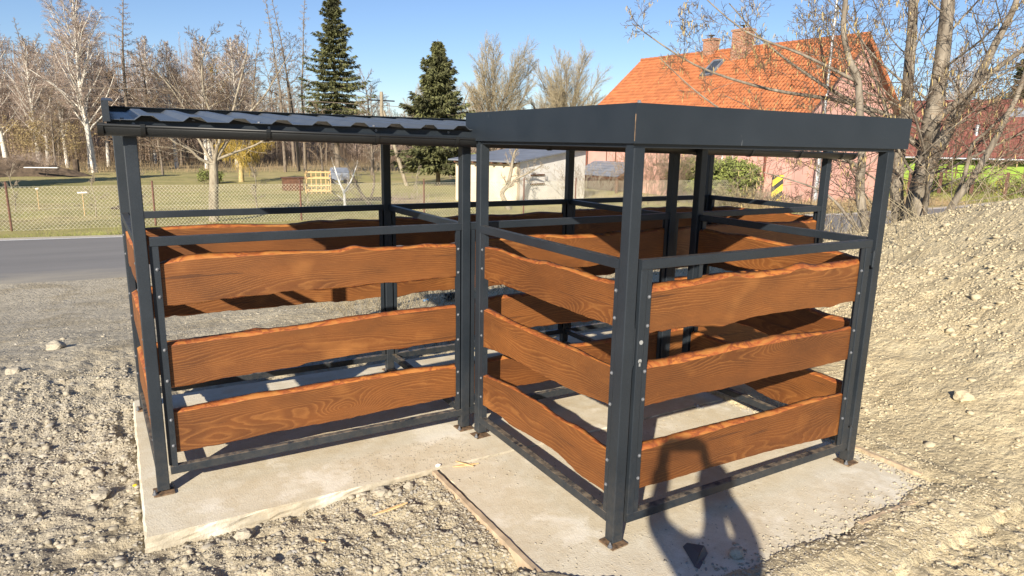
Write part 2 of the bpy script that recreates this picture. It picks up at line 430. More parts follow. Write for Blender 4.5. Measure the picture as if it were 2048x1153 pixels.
M['darksoil'] = mat_flat('dark_soil', (.09, .065, .045), .95, 0, .3, 3, .4)
M['reed'] = mat_flat('dry_reed', (.40, .30, .17), .9, 0, .25, 2)
M['water'] = mat_flat('pond_water', (.10, .12, .15), .06, 0, .05, .5)
M['orangehut'] = mat_flat('orange_hut_paint', (.50, .15, .04), .8, 0, .1, 2)
M['tarp'] = mat_flat('grey_blue_cover', (.16, .18, .22), .6, 0, .15, 2)
M['skin'] = mat_flat('skin', (.52, .32, .23), .6, 0, .04, 8)
M['jacket'] = mat_flat('jacket_cloth', (.05, .07, .12), .85, 0, .1, 20, .2)
M['jeans'] = mat_flat('jeans_cloth', (.06, .08, .13), .9, 0, .15, 20, .2)
M['hair'] = mat_flat('dark_hair', (.05, .03, .02), .7, 0, .2, 40)
M['phone'] = mat_flat('phone_glass', (.015, .015, .018), .15, .3, .02, 4)
M['rags'] = mat_flat('black_rag', (.015, .015, .018), .9)
M['blue'] = mat_flat('blue_wrapper', (.08, .30, .60), .5)

# ------------------------------------------------------------------ camera, sky, sun
CAM = Vector((-1.906, -2.252, 1.883))
cam = bpy.data.cameras.new('camera'); camo = bpy.data.objects.new('camera', cam); COL.objects.link(camo)
_y, _p, _r = R(30.4148), R(-12.1058), R(1.1052)
_F = Vector((math.sin(_y) * math.cos(_p), math.cos(_y) * math.cos(_p), math.sin(_p)))
_rt = Vector((math.cos(_y), -math.sin(_y), 0)); _up = _rt.cross(_F)
_r2 = _rt * math.cos(_r) + _up * math.sin(_r); _u2 = -_rt * math.sin(_r) + _up * math.cos(_r)
mw = Matrix((_r2, _u2, -_F)).transposed().to_4x4(); mw.translation = CAM
camo.matrix_world = mw
cam.sensor_width = 36; cam.lens = 1352.57 / 2048 * 36; cam.clip_start = .01; cam.clip_end = 2000
sc.camera = camo

SUN_AZ, SUN_EL = R(45.9), R(24.0)            # direction the light travels towards, and its height
L = Vector((math.sin(SUN_AZ) * math.cos(SUN_EL), math.cos(SUN_AZ) * math.cos(SUN_EL), -math.sin(SUN_EL)))
sun = bpy.data.lights.new('sun', 'SUN'); suno = bpy.data.objects.new('sun', sun); COL.objects.link(suno)
suno.rotation_euler = L.to_track_quat('-Z', 'Y').to_euler(); sun.energy = 5.0; sun.angle = R(.55); sun.color = (1, .895, .735)
w = bpy.data.worlds.new('World'); sc.world = w; w.use_nodes = True
wt = w.node_tree; bg = wt.nodes['Background']
sky = wt.nodes.new('ShaderNodeTexSky'); sky.sky_type = 'NISHITA'; sky.sun_disc = False
sky.sun_elevation = SUN_EL; sky.sun_rotation = math.pi + SUN_AZ; sky.air_density = 1.0; sky.dust_density = .05; sky.ozone_density = 2.2; sky.altitude = 250
hs = wt.nodes.new('ShaderNodeMix'); hs.data_type = 'RGBA'; hs.blend_type = 'MULTIPLY'; hs.inputs[0].default_value = 1; hs.inputs[7].default_value = (.88, .95, 1.14, 1)
wt.links.new(sky.outputs[0], hs.inputs[6]); wt.links.new(hs.outputs[2], bg.inputs[0]); bg.inputs[1].default_value = .066
sc.view_settings.view_transform = 'Standard'; sc.view_settings.look = 'None'; sc.view_settings.gamma = 1; sc.view_settings.use_curve_mapping = False
sc.view_settings.exposure = 0.80
sc.render.engine = 'CYCLES'
sc.cycles.max_bounces = 6; sc.cycles.diffuse_bounces = 3; sc.cycles.glossy_bounces = 3; sc.cycles.transmission_bounces = 2; sc.cycles.transparent_max_bounces = 4
sc.cycles.use_denoising = True

# ------------------------------------------------------------------ ground
S1 = (-1.93, 3.72, 1.13, 3.12)      # long slab  x0 x1 y0 y1
S2 = (-.395, 2.06, -.44, 1.125)      # small slab

def crest_z(s):
    return np.interp(s, [-5, -3.2, -2.25, -.79, 0, .65, 1.66, 3, 8, 11], [0, .05, .33, .73, 1.02, 1.24, 1.41, 1.55, 1.55, 0])
def ground_h(x, y, detail=True):
    x = np.asarray(x, float); y = np.asarray(y, float)
    z = -.055 - .83 * sstep(3.6, 11.4, y) - .22 * sstep(16, 24, y) + .0 * x
    z = z - .0 * sstep(-4.5, -14, x) * (1 - sstep(3.6, 11.4, y))
    # heap of spoil on the right
    dx = x - 7.64; dy = y - 2.97
    d = dx * .905 - dy * .425; s = -dx * .425 - dy * .905
    wob = fbm(x, y, .35, 2, 5)
    c = crest_z(s + .35 * wob)
    near = np.clip((d + 3.6 + .35 * wob) / 3.6, 0, 1); far = np.clip(1 - d / 2.6, 0, 1)
    prof = np.where(d < 0, .22 * near + .78 * near ** 1.9, far ** 2 * (3 - 2 * far))
    hp = c * prof
    hump = fbm(x, y, .8, 2, 31) * .07 + .018 * fbm(x, y, 2.6, 2, 33, billow=True) * np.clip(hp * 2.5, 0, 1)
    z = z + hp + hump
    if not detail: return z
    dist = np.hypot(x + 1.9, y + 2.2)
    fine = 1 - sstep(9, 14, dist)
    rough = np.where(y > 4.2, .35, 1.0); rough = rough + (1 - rough) * 0
    rough = 1 - .72 * sstep(3.6, 5.4, y - .35 * np.clip(x, -6, 0) * 0 + .6 * fbm(x, y, .6, 2, 8))
    flat = sstep(2.0, 2.4, x) * (1 - np.clip(hp * 5, 0, 1)); rough = rough * (1 - .75 * flat)
    rough = np.where(x > 2.3, np.maximum(np.minimum(rough, .30), .36 * np.clip(hp * 3, 0, 1)), rough)
    # rubble in the corner by the slabs
    corner = np.exp(-((x + 1.1) / 1.0) ** 2 - ((y - .35) / .75) ** 2)
    z = z + .03 * corner * fine
    z = z + fine * rough * (.026 * fbm(x, y, 1.6, 3, 2) + (.014 + .018 * sstep(-.2, .35, fbm(x, y, 1.1, 2, 71))) * fbm(x, y, 5.0, 2, 3, billow=True) + .016 * fbm(x, y, 13, 1, 4, billow=True))
    z = z + fine * (.004 + .010 * np.clip(hp * 3, 0, 1)) * fbm(x, y, 5, 2, 9) + (1 - fine) * .03 * fbm(x, y, .3, 3, 12) * (1 - sstep(10, 12, y) * (1 - sstep(19, 22, y)))
    zn = z.copy()
    # stay under the slabs, bank up a little against them
    for (a, b, c_, d_) in (S1, S2):
        ins = np.minimum(np.minimum(x - a, b - x), np.minimum(y - c_, d_ - y))
        z = np.where(ins > .0, np.minimum(z, -.10), z)
        z = np.where((ins <= 0) & (ins > -.25), np.minimum(z, np.where((x < -.44) & (y < 1.2), -.078 + .05 * sstep(-1.6, -.5, x), -.035) + .045 * np.clip(-ins / .25, 0, 1) + np.where(x > 2.0, .02, 0)), z)
    # dirt pushed over the near rim of the long slab beside the pen, and over its far right end
    e1 = np.maximum(1.46 - y, x - 3.52) + .06 * fbm(x, y, 3, 3, 61)
    on1 = (x > 1.98) & (x < 4.3) & (y > .7) & (y < 3.4)
    z = np.where(on1 & (e1 > -.10), np.where(e1 > 0, np.maximum(zn, zn * sstep(.42, .80, e1) + (1 - sstep(.42, .80, e1)) * (.006 + .020 * sstep(0, .15, e1) + .010 * fbm(x, y, 9, 2, 62))), -.012), z)
    # mud drawn over the near and right rims of the small slab
    inside = (x > -.5) & (x < 2.3) & (y > -.75) & (y < 1.1)
    ed = np.minimum(y + .425 + .085 * fbm(x, y, 2.6, 3, 55), 9.0)
    ed = np.minimum(ed, (2.075 - x) + .04 * fbm(x, y, 4, 3, 56))
    ed = np.minimum(ed, (x * .72 + y + .30) * .8 + .03 * fbm(x, y, 5, 2, 57) + np.where(x > .5, 9, 0))
    lift = .004 + .020 * sstep(0, .16, -ed) + .010 * fbm(x, y, 14, 3, 58, billow=True) * sstep(0, .05, -ed)
    z = np.where(inside & (ed < .02), np.where(ed < 0, np.maximum(z * sstep(.1, .5, -ed) + lift * (1 - sstep(.1, .5, -ed)), np.where(x > 2.06, z, -9)), -.012), z)
    # road bed
    yf = np.interp(x, RX, RF); yn = np.interp(x, RX, RN)
    onroad = sstep(-.2, 3.4, y - yn) * sstep(.5, .1, y - yf - .25)
    z = np.where(y > yn - 1.5, np.minimum(z, -.905 + .012 * fbm(x, y, 1.1, 4, 91)), z)
    z = z * (1 - onroad) + onroad * -.96
    return z
RX = [-90, -60, -4.7, 3, 10, 19, 26.4, 36, 45.7, 60, 90]
RF = [32.2, 28.0, 20.2, 19.15, 18.2, 17.0, 16.2, 16.5, 17.7, 21.0, 30.0]
RN = [24.6, 20.4, 12.45, 11.9, 11.7, 11.25, 10.6, 10.4, 11.4, 14.2, 22.5]

def axis(segs, lo, hi, g=1.13):
    """segs: (start, end, step) joined; grows outwards to lo and hi"""
    a = []
    for (s, e, st) in segs: a += list(np.arange(s, e - 1e-6, st))
    a.append(segs[-1][1]); st = segs[-1][2]
    while a[-1] < hi: st = min(st * g, 25); a.append(a[-1] + st)
    st = segs[0][2]; b = []; cur = a[0]
    while cur > lo: st = min(st * g, 25); cur -= st; b.append(cur)
    return np.array(b[::-1] + a)
gx = axis([(-5.4, -3.0, .04), (-3.0, 2.2, .02), (2.2, 9.2, .038)], -420, 420)
gy = axis([(-1.4, 2.4, .02), (2.4, 8.0, .038)], -60, 520)
X, Y = np.meshgrid(gx, gy)
Z = ground_h(X, Y)
V = np.stack([X.ravel(), Y.ravel(), Z.ravel()], 1)
nx, ny = len(gx), len(gy)
ii = (np.arange(ny - 1)[:, None] * nx + np.arange(nx - 1)[None, :]).ravel()
Fq = np.stack([ii, ii + 1, ii + nx + 1, ii + nx], 1)
g = np_mesh('ground', V, Fq, M['ground'], smooth=True); tag(g, kind='structure')
def gz(x, y): return float(ground_h(np.array([x]), np.array([y]))[0])

def strip(name, xs, y0, y1, z, m):
    vs = [(x, a, z) for x, a in zip(xs, y0)] + [(x, b, z) for x, b in zip(xs, y1)]
    n = len(xs); b = MB(); b.add(vs, [(i, i + 1, n + i + 1, n + i) for i in range(n - 1)])
    return tag(b.build(name, m), kind='structure')
xs = np.linspace(-88, 88, 90)
yF_ = np.interp(xs, RX, RF); yN_ = np.interp(xs, RX, RN)
strip('road', xs, yN_, yF_, -.92, M['asphalt'])
strip('road_markings', xs, yF_ - .20, yF_ - .07, -.915, M['line'])
strip('road_verge', xs, yF_ - .0, yF_ + .42, -.925, M['verge'])

# slabs with chipped, slightly wavy rims
def slab(name, rect, top, thick, seed):
    x0, x1, y0, y1 = rect; rng = random.Random(seed); pts = []
    def edge(a, b, n):
        for i in range(n):
            t = i / n; p = Vector(a).lerp(Vector(b), t); j = .0025
            pts.append((p.x + rng.uniform(-j, j), p.y + rng.uniform(-j, j)))
    edge((x0, y0), (x1, y0), 90); edge((x1, y0), (x1, y1), 40); edge((x1, y1), (x0, y1), 60); edge((x0, y1), (x0, y0), 40)
    n = len(pts); cx = (x0 + x1) / 2; cy = (y0 + y1) / 2; vs = []
    for (sc_, dz) in ((1, -thick), (1.0004, -.07), (.9996, -.05), (1.0006, -.03), (1, -.012), (.9965, 0)):
        for p in pts:
            j = rng.uniform(-.004, .004) if dz < 0 else 0; vs.append((cx + (p[0] - cx) * sc_ + j, cy + (p[1] - cy) * sc_ + rng.uniform(-.004, .004) * (dz < 0), top + dz + rng.uniform(-.004, .003) * (dz < 0)))
    fs = []
    for r in range(5):
        for i in range(n): fs.append((r * n + i, r * n + (i + 1) % n, (r + 1) * n + (i + 1) % n, (r + 1) * n + i))
    fs.append(tuple(5 * n + i for i in range(n)))
    return tag(MB().add(vs, fs).build(name, M['conc']), kind='structure')
slab('concrete_slab', S1, 0.0, .16, 1)
slab('concrete_slab', S2, -.008, .14, 2)

# ------------------------------------------------------------------ boards
BOARDS = {
    'F1': ([(-1.749, 1.243), (-1.679, 1.25), (-1.605, 1.261), (-1.493, 1.263), (-1.417, 1.261), (-1.299, 1.261), (-1.178, 1.26), (-1.052, 1.257), (-1.016, 1.261), (-0.916, 1.251), (-0.818, 1.249), (-0.767, 1.259), (-0.73, 1.271), (-0.683, 1.263), (-0.632, 1.249), (-0.56, 1.244), (-0.462, 1.247), (-0.311, 1.248), (-0.207, 1.243), (-0.078, 1.237)],
      [(-1.741, 1.246), (-1.73, 1.255), (-1.696, 1.265), (-1.645, 1.276), (-1.6, 1.283), (-1.544, 1.286), (-1.468, 1.285), (-1.332, 1.28), (-1.21, 1.279), (-1.076, 1.275), (-1.006, 1.27), (-0.873, 1.263), (-0.805, 1.265), (-0.754, 1.278), (-0.717, 1.281), (-0.68, 1.274), (-0.628, 1.264), (-0.496, 1.261), (-0.396, 1.257), (-0.32, 1.26), (-0.268, 1.267), (-0.189, 1.258), (-0.059, 1.257)],
      [(-1.75, 1.031), (-1.678, 1.03), (-1.585, 1.031), (-1.517, 1.036), (-1.431, 1.043), (-1.352, 1.05), (-1.26, 1.039), (-1.231, 1.04), (-1.168, 1.048), (-1.079, 1.053), (-1.025, 1.049), (-0.96, 1.048), (-0.847, 1.047), (-0.732, 1.046), (-0.685, 1.051), (-0.564, 1.05), (-0.466, 1.047), (-0.339, 1.05), (-0.208, 1.052), (-0.078, 1.05)]),
    'F2': ([(-1.75, 0.812), (-1.711, 0.814), (-1.578, 0.815), (-1.439, 0.82), (-1.34, 0.815), (-1.222, 0.824), (-1.07, 0.821), (-1.035, 0.825), (-0.876, 0.827), (-0.71, 0.837), (-0.536, 0.843), (-0.356, 0.844), (-0.167, 0.846), (-0.075, 0.844)],
      [(-1.733, 0.825), (-1.64, 0.828), (-1.538, 0.832), (-1.433, 0.836), (-1.288, 0.84), (-1.138, 0.839), (-1.025, 0.843), (-0.905, 0.85), (-0.781, 0.857), (-0.61, 0.859), (-0.431, 0.861), (-0.245, 0.859), (-0.056, 0.858)],
      [(-1.751, 0.589), (-1.661, 0.591), (-1.524, 0.596), (-1.382, 0.601), (-1.234, 0.602), (-1.081, 0.603), (-1.045, 0.617), (-0.883, 0.625), (-0.716, 0.626), (-0.541, 0.63), (-0.358, 0.629), (-0.074, 0.634)]),
    'F3': ([(-1.754, 0.44), (-1.604, 0.443), (-1.463, 0.445), (-1.317, 0.452), (-1.166, 0.449), (-1.052, 0.451), (-0.89, 0.453), (-0.721, 0.454), (-0.544, 0.453), (-0.36, 0.451), (-0.168, 0.444), (-0.074, 0.434)],
      [(-1.736, 0.453), (-1.598, 0.459), (-1.456, 0.466), (-1.309, 0.473), (-1.156, 0.467), (-1.042, 0.47), (-0.878, 0.473), (-0.707, 0.472), (-0.529, 0.47), (-0.344, 0.471), (-0.15, 0.455), (-0.055, 0.458)],
      [(-1.759, 0.218), (-1.654, 0.219), (-1.513, 0.225), (-1.33, 0.227), (-1.215, 0.237), (-1.098, 0.23), (-1.062, 0.23), (-0.898, 0.23), (-0.727, 0.232), (-0.549, 0.239), (-0.363, 0.237), (-0.169, 0.242), (-0.074, 0.242)]),
    'S1': ([(0.103, 1.268), (0.151, 1.26), (0.256, 1.257), (0.368, 1.264), (0.487, 1.268), (0.548, 1.264), (0.691, 1.266), (0.731, 1.254), (0.829, 1.248), (0.993, 1.249), (1.137, 1.264), (1.272, 1.256), (1.37, 1.255)],
      [(0.154, 1.275), (0.255, 1.267), (0.366, 1.275), (0.471, 1.274), (0.62, 1.271), (0.726, 1.276), (0.808, 1.263), (0.954, 1.256), (1.125, 1.259), (1.208, 1.269), (1.346, 1.261), (1.44, 1.26)],
      [(0.108, 1.075), (0.298, 1.067), (0.474, 1.07), (0.654, 1.068), (0.836, 1.072), (1.033, 1.073), (1.285, 1.063), (1.369, 1.065)]),
    'S2': ([(0.105, 0.875), (0.228, 0.873), (0.341, 0.873), (0.524, 0.866), (0.725, 0.855), (0.946, 0.854), (1.192, 0.859), (1.367, 0.862)],
      [(0.152, 0.865), (0.28, 0.866), (0.397, 0.873), (0.583, 0.867), (0.788, 0.869), (1.014, 0.862), (1.264, 0.872), (1.431, 0.873)],
      [(0.106, 0.69), (0.387, 0.661), (0.577, 0.656), (0.787, 0.653), (1.018, 0.655), (1.274, 0.64), (1.371, 0.622)]),
    'S3': ([(0.104, 0.458), (0.198, 0.463), (0.255, 0.469), (0.338, 0.469), (0.436, 0.462), (0.566, 0.464), (0.706, 0.478), (0.808, 0.475), (0.931, 0.471), (1.044, 0.463), (1.18, 0.454), (1.371, 0.43)],
      [(0.154, 0.446), (0.25, 0.452), (0.309, 0.465), (0.369, 0.469), (0.467, 0.454), (0.626, 0.454), (0.768, 0.461), (0.918, 0.459), (0.998, 0.469), (1.113, 0.456), (1.252, 0.443), (1.427, 0.434)],
      [(0.106, 0.242), (0.204, 0.241), (0.298, 0.236), (0.397, 0.253), (0.502, 0.271), (0.61, 0.27), (0.724, 0.26), (0.843, 0.255), (1.002, 0.236), (1.121, 0.249), (1.264, 0.243), (1.372, 0.236)]),
    'G1': ([(0.17, 1.232), (0.273, 1.234), (0.414, 1.24), (0.525, 1.247), (0.6, 1.255), (0.653, 1.264), (0.708, 1.264), (0.758, 1.25), (0.812, 1.24), (0.98, 1.243), (1.102, 1.245), (1.171, 1.265), (1.216, 1.264), (1.285, 1.246), (1.362, 1.237), (1.438, 1.242), (1.588, 1.241), (1.688, 1.253), (1.74, 1.256)],
      [(0.206, 1.264), (0.343, 1.265), (0.452, 1.263), (0.548, 1.271), (0.64, 1.278), (0.719, 1.277), (0.802, 1.265), (0.855, 1.266), (0.982, 1.268), (1.096, 1.267), (1.174, 1.282), (1.247, 1.289), (1.305, 1.274), (1.354, 1.267), (1.49, 1.271), (1.641, 1.272), (1.797, 1.278)],
      [(0.168, 1.043), (0.325, 1.044), (0.472, 1.04), (0.587, 1.029), (0.652, 1.015), (0.722, 1.025), (0.827, 1.036), (0.839, 1.037), (1.009, 1.042), (1.189, 1.04), (1.282, 1.04), (1.398, 1.034), (1.479, 1.021), (1.557, 1.034), (1.649, 1.038), (1.734, 1.031)]),
    'G2': ([(0.165, 0.871), (0.306, 0.866), (0.415, 0.866), (0.567, 0.87), (0.685, 0.874), (0.765, 0.877), (0.861, 0.875), (1.034, 0.873), (1.216, 0.874), (1.408, 0.872), (1.609, 0.869), (1.739, 0.877)],
      [(0.204, 0.896), (0.305, 0.891), (0.414, 0.898), (0.527, 0.897), (0.645, 0.898), (0.749, 0.905), (0.849, 0.9), (0.904, 0.9), (1.079, 0.904), (1.266, 0.889), (1.462, 0.874), (1.616, 0.869), (1.719, 0.876), (1.8, 0.875)],
      [(0.167, 0.686), (0.286, 0.69), (0.433, 0.69), (0.587, 0.686), (0.749, 0.68), (0.887, 0.684), (1.061, 0.69), (1.246, 0.686), (1.441, 0.686), (1.645, 0.685), (1.734, 0.689)]),
    'G3': ([(0.17, 0.459), (0.306, 0.458), (0.456, 0.453), (0.613, 0.456), (0.776, 0.463), (0.917, 0.46), (1.096, 0.457), (1.282, 0.468), (1.429, 0.468), (1.53, 0.47), (1.736, 0.465)],
      [(0.206, 0.484), (0.341, 0.479), (0.493, 0.481), (0.652, 0.479), (0.818, 0.478), (0.962, 0.472), (1.097, 0.472), (1.237, 0.472), (1.382, 0.476), (1.481, 0.479), (1.586, 0.466), (1.693, 0.462), (1.796, 0.457)],
      [(0.172, 0.264), (0.375, 0.257), (0.567, 0.256), (0.769, 0.255), (1.127, 0.244), (1.42, 0.227), (1.737, 0.21)]),
}
def smooth_noise(rng, n, amp, k):
    c = [rng.uniform(-1, 1) for _ in range(k + 3)]; out = []
    for i in range(n):
        t = i / (n - 1) * k; j = int(t); f = t - j; f = f * f * (3 - 2 * f)
        out.append((c[j] * (1 - f) + c[j + 1] * f) * amp)
    return out
def board(parent, s0, s1, prof, seed, loc, rotz, th=.04, label=None):
    """live-edge plank along local x, thickness along local y, height along z; prof = (front top, back top, bottom) point lists"""
    rng = random.Random(seed); n = 110
    ss = np.linspace(s0, s1, n)
    ft, bk, bt = [np.interp(ss, [p[0] for p in q], [p[1] for p in q]) for q in prof]
    k = np.array([.25, .5, .25])
    def sm(a, times=2):
        for _ in range(times): a = np.concatenate([[a[0]], np.convolve(a, k, 'valid'), [a[-1]]])
        return a
    ft, bk, bt = sm(ft), sm(bk), sm(bt)
    j1 = np.array(smooth_noise(rng, n, .0016, 45)); j2 = np.array(smooth_noise(rng, n, .0014, 60)); j3 = np.array(smooth_noise(rng, n, .0022, 50))
    ft = ft + j1; bk = np.maximum(bk + j2, ft - .012); bt = bt + j3
    mid = (ft + bk) / 2 + np.array(smooth_noise(rng, n, .002, 30)) + .002
    bev = np.abs(np.array(smooth_noise(rng, n, .012, 14))) + .004
    dy = np.array(smooth_noise(rng, n, .002, 5))
    rows = [(0 * ft, bt), (0 * ft, (ft * .67 + bt * .33)), (0 * ft, ft), (0 * ft + th * .5, mid), (0 * ft + th, bk), (0 * ft + th, bt + bev * .5), (0 * ft + th * .5, bt - bev)]
    mats = [0, 0, 1, 1, 0, 1, 1]
    vs = []; fs = []; mi = []
    for i in range(n):
        for (yy, zz) in rows: vs.append((ss[i], yy[i] + dy[i], zz[i]))
    m = len(rows)
    for i in range(n - 1):
        for r in range(m):
            a = i * m + r; b = i * m + (r + 1) % m
            fs.append((a, b, b + m, a + m)); mi.append(mats[r])
    fs.append(tuple(range(m))[::-1]); mi.append(2); fs.append(tuple((n - 1) * m + r for r in range(m))); mi.append(2)
    mb = MB(); mb.v = vs; mb.f = fs; mb.m = mi
    o = mb.build('board', [M['wood'], M['edge'], M['endgrain']], parent, label)
    me = o.data; sm_ = np.array([x == 1 for x in mi]); me.polygons.foreach_set('use_smooth', sm_)
    o.location = Vector(loc) - parent_world(parent); o.rotation_euler = (0, 0, rotz)
    return o
def parent_world(p):
    v = Vector((0, 0, 0))
    while p is not None:
        v = v + Vector(p.location); p = p.parent
    return v
def rand_prof(rng, s0, s1, zb, zt, wild=.014):
    n = 15; ss = list(np.linspace(s0, s1, n))
    a = smooth_noise(rng, n, wild, 7); b = smooth_noise(rng, n, wild, 7); c = smooth_noise(rng, n, .010, 7); t = rng.uniform(-.008, .008)
    if rng.random() < .6:
        q = rng.randrange(3, n - 3); a[q] += .012; b[q] -= .006
    ft = [(s, zt + a[i] + t * (i / n * 2 - 1)) for i, s in enumerate(ss)]
    bk = [(s, z + .014 + abs(c[i])) for i, (s, z) in enumerate(ft)]
    bt = [(s, zb + b[i]) for i, s in enumerate(ss)]
    return ft, bk, bt

bolt_me = None
def bolt(parent, p, d):
    """domed bolt on a round washer, head pointing along d"""
    global bolt_me
    if bolt_me is None:
        b = MB(); b.smooth = False
        b.tube([(0, 0, 0), (0, 0, .002)], .0088, 12)
        b.tube([(0, 0, .0015), (0, 0, .0055), (0, 0, .0080)], [.0072, .0064, .0030], 10)
        bolt_me = b.build('bolt', M['bolt']); me = bolt_me.data; bpy.data.objects.remove(bolt_me); bolt_me = me
    o = bpy.data.objects.new('bolt', bolt_me); COL.objects.link(o); o.parent = parent
    o.location = Vector(p) - parent_world(parent)
    o.rotation_euler = Vector(d).to_track_quat('Z', 'Y').to_euler()
    return o

ZR = (1.342, 1.387); ZB = (.105, .150); PW = .0603
YF, YB = 1.54, 2.8763
PX = [-1.8508, -.0501, 1.690, 3.483]; PXB = [-1.8874, -.0791, 1.6802, 3.4565]

def panel_x(parent, name, x0, x1, y, prof, seed, stile=False, bolts=True, zs=(1.225, 1.075, .80, .665, .415, .285), ext=None):
    """panel whose face looks along -y; rails x0..x1"""
    f = MB(parent_world(parent))
    f.box((x0, y, ZR[0]), (x1, y + .04, ZR[1]), .003)
    f.box((x0, y, ZB[0]), (x1, y + .04, ZB[1]), .003)
    if stile:
        f.box((x0, y, ZB[1]), (x0 + .040, y + .04, ZR[0]), .003); f.box((x1 - .04, y, ZB[1]), (x1, y + .04, ZR[0]), .003)
        a0, a1, b0, b1 = x0 + .042, x0 + .068, x1 - .120, x1 - .092
        b0, b1 = x1 - .070, x1 - .042
    else:
        a0, a1, b0, b1 = x0 + .010, x0 + .037, x1 - .038, x1 - .010
        f.box((x0 - .005, y + .022, ZB[1]), (x0 + .030, y + .04, ZR[0])); f.box((x1 - .03, y + .03, ZB[1]), (x1 + .003, y + .04, ZR[0]))
    f.box((a0, y + .003, ZB[1]), (a1, y + .008, ZR[0])); f.box((b0, y + .003, ZB[1]), (b1, y + .008, ZR[0]))
    f.box((a0, y + .008, ZB[1]), (a0 + .004, y + .04, ZR[0])); f.box((b1 - .004, y + .008, ZB[1]), (b1, y + .04, ZR[0]))
    o = f.build(name, M['steel'], parent)
    rng = random.Random(seed)
    for k in range(3):
        pr = BOARDS[prof + str(k + 1)] if prof else rand_prof(rng, a1, b0, (1.045, .645, .24)[k], (1.255, .855, .452)[k])
        board(o, a0 + .006 if prof is None else pr[0][0][0] - .004, b1 - .006 if prof is None else pr[0][-1][0] + .006, pr, seed * 10 + k, (0, y + .009 if prof is None else y + .02, 0), 0)
    if bolts:
        for z in zs:
            bolt(o, ((a0 + a1) / 2, y + .003, z + rng.uniform(-.006, .006)), (0, -1, 0)); bolt(o, ((b0 + b1) / 2, y + .003, z + rng.uniform(-.006, .006)), (0, -1, 0))
    return o
def panel_y(parent, name, y0, y1, x, prof, seed, bolts=True, face=-1):
    """panel in a plane of constant x; face=-1 looks to -x"""
    f = MB(parent_world(parent))
    xa, xb = (x, x + .04) if face < 0 else (x - .04, x)
    f.box((xa, y0, ZR[0]), (xb, y1, ZR[1]), .003); f.box((xa, y0, ZB[0]), (xb, y1, ZB[1]), .003)
    q0, q1 = (x + .003, x + .008) if face < 0 else (x - .008, x - .003)
    for (a, b) in ((y0 + .002, y0 + .028), (y1 - .040, y1 - .014)):
        f.box((q0, a, ZB[1]), (q1, b, ZR[0]))
        f.box((min(q1, xb) if face < 0 else xa, a, ZB[1]), ((xb) if face < 0 else q0, a + .004, ZR[0]))
    f.box((xa + .004, y1 - .018, ZB[1]), (xb, y1 + .001, ZR[0]))
    o = f.build(name, M['steel'], parent)
    rng = random.Random(seed)
    for k in range(3):
        if prof: pr = BOARDS[prof + str(k + 1)]
        else: pr = rand_prof(rng, y0 + .02, y1 - .02, (1.075, .655, .235)[k], (1.262, .872, .47)[k], .018)
        pr = [sorted([(-s, z) for s, z in q]) for q in pr]
        e0, e1 = pr[0][0][0], pr[0][-1][0]
        if face < 0: board(o, e0 - .010, e1 + .010, pr, seed * 10 + k, (x + .012, 0, 0), -math.pi / 2)
        else: board(o, e0, e1, pr, seed * 10 + k, (x - .05, 0, 0), -math.pi / 2)
    if bolts:
        for z in (1.245, 1.12, .853, .70, .417, .290):
            for yy in (y0 + .014, y1 - .028): bolt(o, (x + (.003 if face < 0 else -.003), yy, z + rng.uniform(-.006, .006)), (face, 0, 0))
    return o
def post(parent, x, y, z0, z1):
    f = MB(parent_world(parent)); f.box((x, y, z0), (x + PW, y + PW, z1), .004)
    return f.build('post', M['steel'], parent)
def plate(parent, x, y, z, rng):
    """rusty base plate with two anchor bolts"""
    o = MB(parent_world(parent)); cx, cy = x + PW / 2, y + PW / 2; a = .050
    ca = rng.uniform(-.08, .08); c, s = math.cos(ca), math.sin(ca)
    pts = [(cx + dx * c - dy * s, cy + dx * s + dy * c) for dx, dy in ((-a, -a), (a, -a), (a, a), (-a, a))]
    o.prism(pts, 2, z, z + .007)
    p = o.build('base_plate', M['rust'], parent)
    for dx, dy in ((-.044, -.03), (.044, .03)):
        b = MB(parent_world(p)); q = (cx + dx, cy + dy, z + .007)
        b.tube([q, (q[0], q[1], z + .010)], .013, 12); b.tube([(q[0], q[1], z + .010), (q[0], q[1], z + .020)], .0095, 6); b.tube([(q[0], q[1], z + .02), (q[0], q[1], z + .032)], .005, 8)
        b.build('anchor_bolt', M['bolt'], p)

rngp = random.Random(5)
# ---- long shelter behind, three bays
shed = thing('bin_shelter', 'long three bay dark steel shelter with ribbed roof, gutter and live edge boards', 'bin shelter', (-1.82, 1.57, 0))
for i, x in enumerate(PX):
    post(shed, x, YF, .025, 1.885); plate(shed, x, YF, .004, rngp)
for i, x in enumerate(PXB):
    post(shed, x, YB, .025, 1.965); plate(shed, x, YB, .004, rngp)
O = parent_world(shed)
b = MB(O)
b.box((PX[0], YF + .008, 1.885), (PX[3] + PW, YF + .052, 1.925), .003); b.build('beam', M['steel'], shed)
b = MB(O); b.box((PXB[0], YB + .008, 1.965), (PXB[3] + PW, YB + .052, 2.005), .003); b.build('beam', M['steel'], shed)
for i in range(4):
    b = MB(O); xx = PX[i] + .01
    b.add([(xx, YF + .052, 1.888), (xx + .04, YF + .052, 1.888), (xx + .04, YB + .008, 1.966), (xx, YB + .008, 1.966), (xx, YF + .052, 1.924), (xx + .04, YF + .052, 1.924), (xx + .04, YB + .008, 2.002), (xx, YB + .008, 2.002)],
          [(0, 3, 2, 1), (4, 5, 6, 7), (0, 1, 5, 4), (1, 2, 6, 5), (2, 3, 7, 6), (3, 0, 4, 7)]); b.build('beam', M['steel'], shed)
panel_x(shed, 'front_panel', -1.779, -.0505, YF, 'F', 11, zs=(1.225, 1.077, .80, .635, .412, .272))
panel_x(shed, 'front_panel', .0105, 1.690, YF + .008, None, 12, bolts=False)
